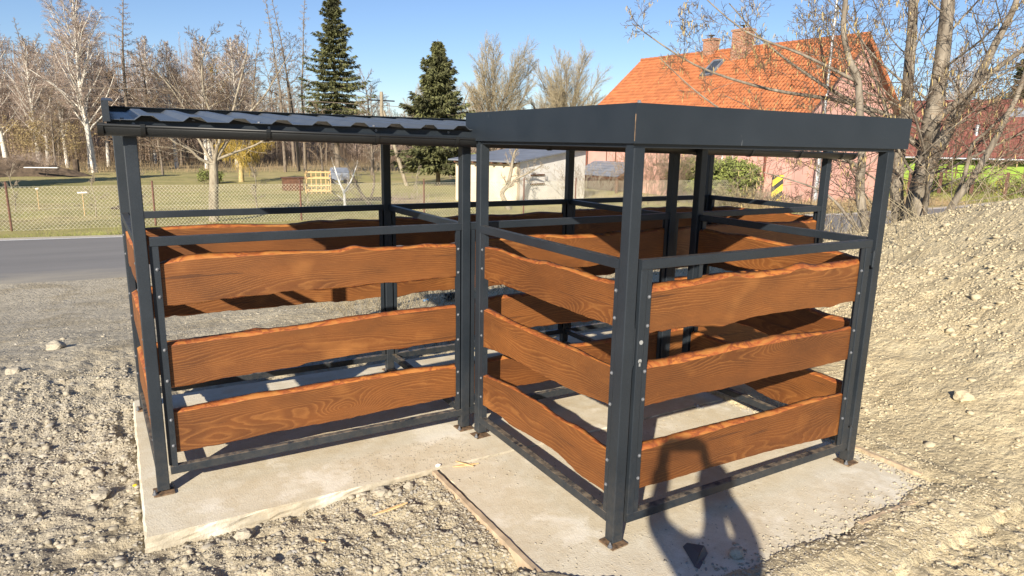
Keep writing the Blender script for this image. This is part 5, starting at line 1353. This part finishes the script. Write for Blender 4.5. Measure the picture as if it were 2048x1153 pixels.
# rusty framed fence in front of the second house
fe2 = thing('rusty_fence', 'rusty red steel framed wire fence in front of the lime green house', 'fence', (43, 20, -1.0)); O = Vector(fe2.location)
fa_, fb_ = Vector((42.2, 22.8, 0)), Vector((45.4, 14.6, 0))
for i in range(7):
    p = fa_.lerp(fb_, i / 6 * 1.15); q = MB(O); q.box((p.x - .07, p.y - .07, -1.2), (p.x + .07, p.y + .07, .72)); q.build('post', M['rustpost'], fe2)
for i in range(6):
    p = fa_.lerp(fb_, i / 6 * 1.15); p2 = fa_.lerp(fb_, (i + 1) / 6 * 1.15); q = MB(O)
    for z in (-.85, .60): q.tube([(p.x, p.y, z), (p2.x, p2.y, z)], .025, 6)
    q.tube([(p.x, p.y, -.85), (p2.x, p2.y, .60)], .016, 6)
    q.build('fence_frame', M['rustpost'], fe2)

# ------------------------------------------------------------------ pink house
def set_uv(o, ua, va):
    me = o.data; uv = me.uv_layers.new(name='UVMap'); ua = Vector(ua); va = Vector(va)
    for l in me.loops:
        c = me.vertices[l.vertex_index].co; uv.data[l.index].uv = (c.dot(ua), c.dot(va))
def quad_slab(q, pts, th, n):
    n = Vector(n).normalized() * th; a = [Vector(p) for p in pts]; q.add(a + [p - n for p in a], [(0, 1, 2, 3), (7, 6, 5, 4), (0, 4, 5, 1), (1, 5, 6, 2), (2, 6, 7, 3), (3, 7, 4, 0)])
def tiled_plane(q, x0, x1, ye, ze, yr, zr, nrow, wave=.23, amp=.022):
    """tile courses as real steps and waves: x along the ridge, from eave (ye,ze) to ridge (yr,zr)"""
    nw = int((x1 - x0) / wave * 4); nx_ = nw + 1; vs = []; dy, dz = (yr - ye) / nrow, (zr - ze) / nrow
    L_ = math.hypot(yr - ye, zr - ze); ny_, nz_ = -(zr - ze) / L_, (yr - ye) / L_
    if nz_ < 0: ny_, nz_ = -ny_, -nz_
    for r in range(nrow):
        for (t, lift) in ((0, .045), (1.0, .012)):
            for i in range(nx_):
                x = x0 + (x1 - x0) * i / nw; h = lift + amp * math.sin(2 * math.pi * i / 4)
                vs.append((x, ye + dy * (r + t) + ny_ * h, ze + dz * (r + t) + nz_ * h))
    fs = []
    for r in range(nrow * 2 - 1):
        for i in range(nw): a = r * nx_ + i; fs.append((a, a + 1, a + nx_ + 1, a + nx_))
    q.add(vs, fs)
def window(parent, O, x0, x1, z0, z1, y, sgn, m='brownwood', panes=2, sill=True):
    """window in a wall of constant y, facing sgn*y"""
    f = MB(O); t = .07; ya, yb = sorted((y + sgn * .02, y - sgn * .05))
    f.box((x0, ya, z0), (x0 + t, yb, z1)); f.box((x1 - t, ya, z0), (x1, yb, z1)); f.box((x0 + t, ya, z0), (x1 - t, yb, z0 + t)); f.box((x0 + t, ya, z1 - t), (x1 - t, yb, z1))
    for k in range(1, panes): xm = x0 + (x1 - x0) * k / panes; f.box((xm - t * .7, ya, z0 + t), (xm + t * .7, yb, z1 - t))
    w_ = f.build('window', M[m], parent)
    yg = y - sgn * .01; q = MB(O); q.box((x0 + t, yg - .004, z0 + t), (x1 - t, yg + .004, z1 - t)); q.build('pane', M['glass'], w_)
    if sill:
        q = MB(O); ya, yb = sorted((y, y + sgn * .14)); q.box((x0 - .12, ya, z0 - .06), (x1 + .12, yb, z0 - .01)); q.build('sill', M['brownwood'], w_)
    return w_
HS = thing('pink_house', 'pink plastered house with an orange tiled gable roof and two brick chimneys', 'house', (33.197, 20.809, -1.1), math.atan2(.9955, -.095)); O = Vector((0, 0, 0))
LH, HWH, ZRG, SL = 16.4, 5.15, 8.93, .82
def rz_(y): return ZRG - SL * abs(y)
q = MB(); zt = rz_(HWH) - .14; x0, x1 = .45, LH - .45; zr_ = ZRG - .14
vs = []
for x in (x0, x1): vs += [(x, -HWH, -.5), (x, HWH, -.5), (x, HWH, zt), (x, 0, zr_), (x, -HWH, zt)]
q.add(vs, [(0, 1, 2, 3, 4), (9, 8, 7, 6, 5), (1, 6, 7, 2), (0, 4, 9, 5), (0, 5, 6, 1)]); q.build('wall', M['pink'], HS)
EV = 5.95
for sg in (1, -1):
    q = MB(); tiled_plane(q, 0, LH, sg * EV, rz_(EV), 0, ZRG, 22); r_ = q.build('roof', M['tiles'], HS); set_uv(r_, (1, 0, 0), (0, -sg * .773, .634))
    q = MB(); n_ = (0, sg * .634, .773); quad_slab(q, [(.03, sg * EV, rz_(EV) - .015), (LH - .03, sg * EV, rz_(EV) - .015), (LH - .03, 0, ZRG - .015), (.03, 0, ZRG - .015)], .10, n_); q.build('roof_deck', M['brownwood'], HS)
    for xx in (-.035, LH - .03):
        q = MB(); quad_slab(q, [(xx, sg * EV, rz_(EV) + .04), (xx + .065, sg * EV, rz_(EV) + .04), (xx + .065, 0, ZRG + .045), (xx, 0, ZRG + .045)], .22, n_); v_ = q.build('verge_tiles', M['tiles'], HS); set_uv(v_, (1, 0, 0), (0, -sg * .773, .634))
    q = MB(); q.tube([(0, sg * (EV + .07), rz_(EV) - .05), (LH, sg * (EV + .07), rz_(EV) - .05)], .07, 8); q.build('gutter', M['copper'], HS)
q = MB(); 
for i in range(40): xa = LH * i / 40; q.tube([(xa, 0, ZRG + .03), (xa + LH / 40 + .02, 0, ZRG + .045)], [.10, .115], 8)
q.build('ridge_tiles', M['tiles'], HS)
for (xa, xb, ya, yb, zb, zt_) in ((9.9, 10.75, -.28, .28, 8.4, 9.65), (6.95, 8.05, .22, .92, 7.6, 9.85)):
    q = MB(); q.box((xa, ya, zb), (xb, yb, zt_)); q.box((xa - .06, ya - .06, zt_), (xb + .06, yb + .06, zt_ + .13)); c_ = q.build('chimney', M['brick'], HS); set_uv(c_, (1, 1, 0), (0, 0, 1))
    q = MB(); xm, ym = (xa + xb) / 2, (ya + yb) / 2; q.tube([(xm, ym, zt_ + .13), (xm, ym, zt_ + .32)], .06, 8); q.tube([(xm, ym, zt_ + .32), (xm, ym, zt_ + .36)], .20, 10); q.build('flue_cap', M['black'], c_)
# skylight lying in the slope
q = MB(); y0, y1 = .85, 2.1; fr = []
n_ = Vector((0, .634, .773))
def sp_(x, y, h): return Vector((x, y, rz_(y))) + n_ * h
for (a, b, c, d) in ((8.45, 9.3, y0, y0 + .10), (8.45, 9.3, y1 - .10, y1), (8.45, 8.55, y0, y1), (9.2, 9.3, y0, y1)):
    quad_slab(q, [sp_(a, d, .14), sp_(b, d, .14), sp_(b, c, .14), sp_(a, c, .14)], .14, n_)
sk = q.build('skylight', M['tarp'], HS); q = MB(); quad_slab(q, [sp_(8.55, y1 - .1, .10), sp_(9.2, y1 - .1, .10), sp_(9.2, y0 + .1, .10), sp_(8.55, y0 + .1, .10)], .02, n_); q.build('pane', M['glass'], sk)
window(HS, O, 12.35, 14.15, 1.85, 3.35, HWH, 1); window(HS, O, 4.1, 6.2, 2.0, 3.3, HWH, 1, 'white', 3, False); window(HS, O, 8.3, 9.7, 1.9, 3.3, HWH, 1)
q = MB(); q.tube([(1.7, EV + .05, 4.0), (1.7, EV + .02, 3.85), (2.0, HWH + .1, 3.3), (2.0, HWH + .1, -.3)], .06, 8); q.build('downpipe', M['copper'], HS)
q = MB(); q.tube([(LH - .2, EV + .05, 4.0), (LH - .42, HWH + .12, 3.4), (LH - .42, HWH + .12, -.3)], .06, 8); q.build('downpipe', M['copper'], HS)
# small tiled porch roof on the long wall
q = MB(); tiled_plane(q, 11.0, 15.2, HWH + 2.0, 1.0, HWH, 1.9, 6); p_ = q.build('porch_roof', M['greyroof'], HS)
q = MB(); quad_slab(q, [(11.0, HWH + 2.0, .98), (15.2, HWH + 2.0, .98), (15.2, HWH, 1.88), (11.0, HWH, 1.88)], .08, (0, .41, .91)); q.build('roof_deck', M['brownwood'], p_)
for xx in (11.2, 15.0): q = MB(); q.box((xx - .06, HWH + 1.75, -.2), (xx + .06, HWH + 1.87, 1.02)); q.build('porch_post', M['brownwood'], p_)

# annex: beige and white walls under a shallow grey roof
A_ = Vector((15.04, 26.07, 0)); B_ = Vector((20.9, 28.55, 0)); u_ = (B_ - A_).normalized(); v_ = Vector((-u_.y, u_.x, 0)); LB = (B_ - A_).length
AN = thing('annex', 'low annex with a beige and a white wall under a shallow grey roof', 'annex', (A_.x, A_.y, -1.15), math.atan2(u_.y, u_.x))
DP = 4.1
q = MB(); H0, H1 = 2.12, 2.86
q.add([(0, .16, -.3), (LB, .16, -.3), (LB, DP, -.3), (0.0, DP, -.3), (0, .16, H0), (LB, .16, H1), (LB, DP, H1), (0, DP, H0)], [(0, 1, 5, 4), (1, 2, 6, 5), (2, 3, 7, 6), (4, 5, 6, 7), (0, 3, 2, 1)]); q.build('white_wall', M['white'], AN)
q = MB(); q.add([(-.02, .14, -.3), (-.02, DP, -.3), (-.02, DP, H0), (-.02, .14, H0), (.2, .14, -.3), (.2, DP, -.3), (.2, DP, H0), (.2, .14, H0)], [(0, 3, 2, 1), (0, 4, 7, 3), (1, 2, 6, 5), (3, 7, 6, 2), (0, 1, 5, 4)]); q.build('beige_wall', M['beige'], AN)
q = MB(); quad_slab(q, [(-.45, -.10, H0 + .06), (LB + .1, -.10, H1 + .08), (LB + .1, DP + .15, H1 + .08), (-.45, DP + .15, H0 + .06)], .07, (-.12, 0, 1)); rf_ = q.build('roof', M['greyroof'], AN)
for i in range(7):
    q = MB(); y = .2 + i * .6; q.box((-.42, y, H0 - .10), (.0, y + .08, H0 - .02)); q.build('rafter', M['brownwood'], rf_)
q = MB(); q.box((1.1, .10, 1.0), (2.3, .158, 1.07)); q.box((1.1, .10, 1.45), (2.3, .158, 1.52)); q.build('wall_shelf', M['brownwood'], AN)

# second house, lime green under a dark red roof
e2 = Vector((.433, -.901, 0)); H2 = thing('green_house', 'lime green house under a long dark red tiled roof at the right edge', 'house', (46.57, 28.33, -1.1), math.atan2(e2.y, e2.x))
L2 = 26
q = MB(); q.box((.3, .7, -.5), (L2 - .3, 9.3, 2.35)); q.build('wall', M['green'], H2)
for sg, ye, yr in ((0, 0, 5.1), (1, 10.2, 5.1)):
    q = MB(); tiled_plane(q, 0, L2, ye, 2.55, yr, 6.75, 18, .30); r_ = q.build('roof', M['tiles2'], H2); set_uv(r_, (1, 0, 0), (0, .77 if sg == 0 else -.77, .634))
    q = MB(); quad_slab(q, [(.02, ye, 2.53), (L2 - .02, ye, 2.53), (L2 - .02, yr, 6.73), (.02, yr, 6.73)], .10, (0, -.634 if sg == 0 else .634, .77)); q.build('roof_deck', M['brownwood'], H2)
q = MB(); q.tube([(0, -.08, 2.50), (L2, -.08, 2.50)], .07, 8); q.build('gutter', M['galv'], H2)
q = MB(); q.box((10.3, 4.3, 5.2), (11.2, 5.1, 7.35)); c_ = q.build('chimney', M['brick'], H2); set_uv(c_, (1, 1, 0), (0, 0, 1))
q = MB(); q.tube([(6.2, 2.0, 4.0), (6.2, 2.0, 4.85)], .13, 10); q.build('roof_vent', M['galv'], H2)
q = MB(); quad_slab(q, [(8.0, 3.4, 5.45), (8.8, 3.4, 5.45), (8.8, 4.2, 6.10), (8.0, 4.2, 6.10)], .05, (0, -.634, .77)); q.build('skylight', M['galv'], H2)
for k, (x, y, lb) in enumerate([(44.6, 22.0, 'olive climbing shrub along the rusty fence by the alder'), (45.8, 19.2, 'olive climbing shrub along the middle of the rusty fence'), (46.9, 16.6, 'olive climbing shrub at the right end of the rusty fence')]):
    shrub('shrub', lb, x, y, 40, 1.5, 3.2, 'twig_brown', 40 + k, 'hedge', 'shrub', nl=3600, ls=.12)
window(H2, O, 4.2, 5.4, .9, 2.0, .7, -1, 'brownwood', 2, False); window(H2, O, 9.2, 10.4, .9, 2.0, .7, -1, 'brownwood', 2, False)

# ------------------------------------------------------------------ street and garden furniture
LPx, LPy = 29.7, 20.5
lp = thing('lamp_pole', 'tall galvanised lamp pole standing between the pink house and the road', 'lamp post', (LPx, LPy, -1.0)); O = Vector(lp.location)
q = MB(O); q.tube([(LPx, LPy, -1.1), (LPx, LPy, 1.6)], .125, 12); q.tube([(LPx, LPy, 1.6), (LPx, LPy, 12)], [.075, .06], 12); q.build('pole', M['galv'], lp)
q = MB(O); q.tube([(LPx, LPy, 11.9), (LPx - .5, LPy - .6, 12.3), (LPx - 1.2, LPy - 1.4, 12.35)], .035, 8); q.build('arm', M['galv'], lp)
q = MB(O); q.box((LPx - 1.75, LPy - 1.75, 12.25), (LPx - 1.15, LPy - 1.4, 12.38), .03); q.build('lamp_head', M['galv'], lp)
q = MB(); q.tube([(0, 0, -.2), (0, 0, 2.6)], .09, 8); o = q.build('fence_pillar', M['copper']); o.location = (28.2, 20.9, -.95); tag(o, 'dark brown round post just left of the lamp pole', 'post')
hb = thing('hazard_board', 'yellow and black striped hazard board at the road bend in front of the hedge', 'road sign', (27.9, 21.35, -.95), math.atan2(.62, .78) - math.pi / 2)
q = MB(); q.box((-.36, -.02, .15), (.36, .0, 1.48)); q.build('board', M['black'], hb)
q = MB()
for k in range(-2, 3):
    zz = .22 + k * .62; pts = [(-.355, zz), (-.355, zz + .34), (.355, zz + .34 + .66), (.355, zz + .66)]
    # clip to the board
    def clip(pts, zlim, keep):
        out = []
        for i in range(len(pts)):
            a, b = pts[i], pts[(i + 1) % len(pts)]; ia = keep(a[1]); ib = keep(b[1])
            if ia: out.append(a)
            if ia != ib: t = (zlim - a[1]) / (b[1] - a[1]); out.append((a[0] + (b[0] - a[0]) * t, zlim))
        return out
    p = clip(pts, .155, lambda z: z >= .155); p = clip(p, 1.475, lambda z: z <= 1.475) if len(p) > 2 else p
    if len(p) > 2: q.prism(p, 1, -.026, -.0205)
q.build('stripe', M['yellow'], hb)
for xx in (-.28, .28): q = MB(); q.tube([(xx, .03, -.2), (xx, .03, 1.4)], .03, 8); q.build('leg', M['galv'], hb)
# concrete utility pole with a strut, and its wires
pp = Vector((13.75, 41.8, -1.1)); up_ = thing('utility_pole', 'pale concrete utility pole propped by a slanting strut, between the two spruces', 'utility pole', pp)
q = MB(); q.tube([(0, 0, -.2), (0, 0, 6.1)], [.17, .11], 8); q.build('pole', M['palebark'], up_)
q = MB(); q.tube([(.12, 0, 4.9), (1.55, -.4, -.1)], [.10, .13], 8); q.build('strut', M['palebark'], up_)
q = MB(); q.box((-.9, -.04, 5.5), (.9, .04, 5.58)); q.build('cross_arm', M['black'], up_)
for k, (dz, dx) in enumerate(((5.65, -.8), (5.65, 0), (5.65, .8), (5.15, -.2), (4.85, .2))):
    q = MB(); pts = []
    for i in range(41):
        t = i / 40; x = -52 + 104 * t; sag = 4 * .55 * (((t * 2) % 1) - .5) ** 2 - .55; pts.append((x, 41.8 - .12 * (x - 13.75) + dx * .3, -1.1 + dz + sag))
    q.tube(pts, .008, 4); tag(q.build('power_cable', M['bark']), ['topmost overhead wire, back of the crossarm', 'topmost overhead wire, middle of the crossarm', 'topmost overhead wire, front of the crossarm', 'upper of the two lower overhead wires', 'lowest overhead wire across the spruces'][k], 'overhead wire', 'overhead wires')
# crates and hut in the garden
def crate_frame(x, y, w_, h, d, rz, label, m='splinter'):
    t = thing('slatted_crate', label, 'crate', (x, y, gz(x, y)), rz); q = MB()
    for xx in np.linspace(-w_ / 2, w_ / 2, 6): q.box((xx - .02, -d / 2, 0), (xx + .02, -d / 2 + .03, h + .12))
    q.build('upright', M[m], t); q = MB()
    for zz in (.12, .42, .82, h): q.box((-w_ / 2, -d / 2 - .03, zz), (w_ / 2, -d / 2 - .001, zz + .08))
    for zz in (.12, .82): q.box((-w_ / 2, d / 2, zz), (w_ / 2, d / 2 + .03, zz + .08))
    for xx in (-w_ / 2, w_ / 2 - .04): q.box((xx, -d / 2 + .03, h - .08), (xx + .04, d / 2, h)); q.box((xx, d / 2 - .04, 0), (xx + .04, d / 2, h - .08))
    q.build('slats', M[m], t); return t
crate_frame(8.0, 36.4, 1.3, 1.15, .9, -.15, 'open slatted wooden crate standing on the lawn before the wood')
ht = thing('rusty_tank', 'small rust brown hut left of the slatted crate', 'hut', (7.1, 38.6, gz(7.1, 38.6)), -.1)
q = MB(); q.box((-.55, -.4, 0), (.55, .4, .72), .03); q.build('body', M['brownwood'], ht); q = MB(); q.box((-.62, -.47, .72), (.62, .47, .77)); q.build('lid', M['brownwood'], ht)
SCT = .62
tp = thing('covered_trailer', 'grey blue covered trailer parked behind the slatted crate', 'trailer', (11.6, 44.6, gz(11.6, 44.6)), -.3)
q = MB(); q.box((-1.1, -.7, .35), (1.1, .7, 1.25), .12); q.add([(-1.1, -.7, 1.25), (1.1, -.7, 1.25), (1.1, .7, 1.25), (-1.1, .7, 1.25), (-.9, 0, 1.75), (.9, 0, 1.75)], [(0, 1, 5, 4), (1, 2, 5), (2, 3, 4, 5), (3, 0, 4)]); q.build('cover', M['tarp'], tp)
for xx in (-.7, .7): q = MB(); q.tube([(xx, -.78, .28), (xx, -.62, .28)], .28, 14); q.build('wheel', M['black'], tp)
tp.scale = (SCT, SCT, SCT)
oh = thing('orange_hut', 'small orange hut among the trees at the far left', 'hut', (-11.6, 112, -1.2), .1)
q = MB(); q.box((-1.9, -1.5, 0), (1.9, 1.5, 1.9)); q.add([(-1.9, -1.5, 1.9), (1.9, -1.5, 1.9), (1.9, 1.5, 1.9), (-1.9, 1.5, 1.9), (-1.9, 0, 2.8), (1.9, 0, 2.8)], [(0, 1, 5, 4), (2, 3, 4, 5), (1, 2, 5), (3, 0, 4)]); q.build('wall', M['orangehut'], oh)
q = MB(); quad_slab(q, [(-2.1, -1.8, 1.80), (2.1, -1.8, 1.80), (2.1, 0, 2.9), (-2.1, 0, 2.9)], .06, (0, -.5, .85)); quad_slab(q, [(-2.1, 1.8, 1.80), (-2.1, 0, 2.9), (2.1, 0, 2.9), (2.1, 1.8, 1.80)], .06, (0, .5, .85)); q.build('roof', M['brownwood'], oh)
plank('white_board', (-7.2, 56.2), (-5.2, 55.6), .25, .05, gz(-6.2, 56) + .75, 'long white board lying on the dark soil bank', 'board', 9, 'white')
q = MB(); q.tube([(0, 0, 0), (0, 0, 1.2)], .20, 10); o = q.build('tree_stump', M['darksoil']); o.location = (-4.2, 58.0, gz(-4.2, 58)); tag(o, 'dark upright stump left of the birch trunks', 'stump')
for i, (x, y) in enumerate(((-4.6, 31.0), (-2.95, 27.6))):
    s_ = thing('garden_stake', ['white topped garden stake on the far left lawn', 'garden stake with a white crossbar left of the corner post'][i], 'stake', (x, y, gz(x, y))); q = MB(); q.tube([(0, 0, -.1), (0, 0, .85)], .015, 6); q.build('stick', M['splinter'], s_)
    q = MB(); q.tube([(-.16 if i else -.05, 0, .85), (.16 if i else .05, 0, .86)], .035, 8); q.build('tag', M['white'], s_)

# ------------------------------------------------------------------ the photographer, standing behind the phone
def skin(name, parts, m, parent=None, sub=2):
    """parts: list of chains [(point, radius), ...]; chains may start at an existing point"""
    me = bpy.data.meshes.new(name); vs = []; es = []; rs = []; idx = {}
    def key(p): return tuple(round(c, 4) for c in p)
    for ch in parts:
        prev = None
        for p, r in ch:
            k = key(p)
            if k not in idx: idx[k] = len(vs); vs.append(tuple(p)); rs.append(r)
            i = idx[k]
            if prev is not None and prev != i: es.append((prev, i))
            prev = i
    me.from_pydata(vs, es, []); me.materials.append(m); o = bpy.data.objects.new(name, me); COL.objects.link(o); o.parent = parent
    md = o.modifiers.new('skin', 'SKIN'); md.use_smooth_shade = True
    for i, r in enumerate(rs):
        sv = me.skin_vertices[0].data[i]; rr = r if hasattr(r, '__len__') else (r, r); sv.radius = rr
    me.skin_vertices[0].data[0].use_root = True
    s_ = o.modifiers.new('sub', 'SUBSURF'); s_.levels = sub; s_.render_levels = sub
    return o
pz = gz(-2.25, -2.55)
PO = Vector((-2.03, -2.635, pz)); per = thing('person', 'photographer in dark jacket and jeans holding a phone up in both hands, behind the camera', 'person', PO, 0)
fwd = Vector((math.sin(R(34)), math.cos(R(34)), 0)); sd = Vector((fwd.y, -fwd.x, 0))
def Q(s_, f_, z): return sd * s_ + fwd * f_ + Vector((0, 0, z - pz))
hd = 1.755
ph = CAM - _F * .016; rel = ph - PO
def W2(s_, f_, z): return rel + sd * s_ + fwd * f_ + Vector((0, 0, z))
hip, chest, neck = Q(0, -.02, .98), Q(0, -.03, 1.38), Q(0, -.01, 1.575)
def arm(sg):
    sh = Q(sg * .165, -.02, 1.50); el = Q(sg * .235, .16, 1.50 - .12); wr = W2(sg * .105, -.045, -.075)
    el = (sh + wr) / 2 + sd * sg * .085 + Vector((0, 0, -.10)); palm = W2(sg * .098, -.030, -.020)
    return sh, el, wr, palm
chains = [[(hip, (.135, .10)), (Q(0, -.02, 1.12), (.13, .095)), (Q(0, -.03, 1.27), (.135, .10)), (chest, (.155, .11)), (Q(0, -.02, 1.50), (.10, .08)), (neck, .055), (Q(0, .015, 1.64), .058), (Q(0, .03, hd), (.075, .088)), (Q(0, .03, hd + .075), (.078, .090)), (Q(0, .02, hd + .135), (.05, .06))]]
for sg in (1, -1):
    sh, el, wr, palm = arm(sg)
    chains.append([(Q(0, -.02, 1.50), (.10, .08)), (sh, .060), (sh.lerp(el, .5), .050), (el, .042), (el.lerp(wr, .5), .036), (wr, .026), (palm, (.042, .026))])
    for k in range(4):                                     # fingers curl over the back of the phone
        b0 = palm + Vector((0, 0, .014 - .0 * k)) + sd * (-sg * .004) + fwd * (-.004 + .007 * k) * 0 + Vector((0, 0, .018 * (k - 1.5)))
        f1 = b0 + sd * (-sg * .022) + fwd * .030; f2 = f1 + sd * (-sg * .022) + fwd * .002; f3 = f2 + sd * (-sg * (.014 + .003 * (1.5 - abs(k - 1.5))))
        chains.append([(palm, (.042, .026)), (b0 + fwd * .018, .0095), (f1, .0085), (f2, .008), (f3, .0065)])
    t1 = palm + sd * (-sg * .020) + fwd * -.012 + Vector((0, 0, .020)); chains.append([(palm, (.042, .026)), (t1, .011), (t1 + sd * (-sg * .024) + Vector((0, 0, .010)), .009), (t1 + sd * (-sg * .040) + Vector((0, 0, .014)), .0075)])
    kn = Q(sg * .105, .03, .52); an = Q(sg * .12, -.02, .10)
    chains.append([(hip, (.135, .10)), (Q(sg * .09, -.01, .88), .085), (Q(sg * .10, .01, .70), .072), (kn, .056), (Q(sg * .112, -.01, .34), .052), (an, .036), (Q(sg * .125, .04, .06), (.04, .03)), (Q(sg * .135, .15, .045), (.04, .024))])
body = skin('body', chains, M['skin'], per)
# clothing follows the body, a little larger
jk = [[(Q(0, -.02, .90), (.125, .11)), (Q(0, -.02, 1.12), (.115, .102)), (Q(0, -.03, 1.27), (.118, .105)), (chest, (.135, .11)), (Q(0, -.02, 1.50), (.13, .10)), (Q(0, -.015, 1.56), (.075, .07))]]
for sg in (1, -1):
    sh, el, wr, palm = arm(sg); jk.append([(Q(0, -.02, 1.50), (.13, .10)), (sh, .080), (sh.lerp(el, .5), .066), (el, .056), (el.lerp(wr, .5), .047), (el.lerp(wr, .93), .042)])
skin('jacket', jk, M['jacket'], per)
tr = [[(Q(0, -.02, 1.00), (.145, .112)), (Q(0, -.02, .90), (.145, .112))]]
for sg in (1, -1): tr.append([(Q(0, -.02, .90), (.145, .112)), (Q(sg * .095, -.01, .84), .094), (Q(sg * .10, .01, .70), .086), (Q(sg * .105, .03, .52), .070), (Q(sg * .112, -.01, .34), .066), (Q(sg * .12, -.02, .12), .060)])
skin('trousers', tr, M['jeans'], per)
for sg in (1, -1): skin('shoe', [[(Q(sg * .12, -.05, .05), (.050, .045)), (Q(sg * .125, .04, .05), (.052, .045)), (Q(sg * .135, .13, .04), (.052, .036)), (Q(sg * .138, .19, .035), (.040, .028))]], M['black'], per)
bm = bmesh.new(); bmesh.ops.create_uvsphere(bm, u_segments=24, v_segments=16, radius=1)
for v in bm.verts:
    n = v.co.copy(); v.co = Vector((n.x * .094, n.y * .112, n.z * .108 + (.012 if n.z > 0 else 0)))
    if n.y > .30 and n.z < .52: v.co.y = min(v.co.y, .050); v.co.x *= .86
    if n.z < -.45: v.co.x *= .75
me = bpy.data.meshes.new('hair'); bm.to_mesh(me); bm.free(); me.materials.append(M['hair']); ho = bpy.data.objects.new('hair', me); COL.objects.link(ho); ho.parent = per; ho.location = Q(0, .008, hd + .068); ho.rotation_euler = (0, 0, -R(34))
for p in me.polygons: p.use_smooth = True
def headball(name, c, r, m):
    bm = bmesh.new(); bmesh.ops.create_uvsphere(bm, u_segments=14, v_segments=10, radius=1)
    for v in bm.verts: v.co = Vector((v.co.x * r[0], v.co.y * r[1], v.co.z * r[2]))
    me = bpy.data.meshes.new(name); bm.to_mesh(me); bm.free(); me.materials.append(m); o = bpy.data.objects.new(name, me); COL.objects.link(o); o.parent = per; o.location = c; o.rotation_euler = (0, 0, -R(34)); return o
for sg in (1, -1): headball('eye', Q(sg * .032, .108, hd + .045), (.012, .010, .009), M['white']); headball('ear', Q(sg * .083, .02, hd + .035), (.010, .020, .032), M['skin'])
headball('nose', Q(0, .128, hd + .015), (.013, .020, .024), M['skin']); headball('mouth', Q(0, .112, hd - .028), (.024, .008, .007), mat_flat('lips', (.42, .16, .14), .5))
q = MB(); q.box((-.078, -.037, -.0045), (.078, .037, .0035), .003); pho = q.build('phone', M['phone']); pm = camo.matrix_world.copy(); pm.translation = CAM - _F * .018; pho.matrix_world = pm; tag(pho, 'black phone held level in both hands, taking the picture', 'phone')
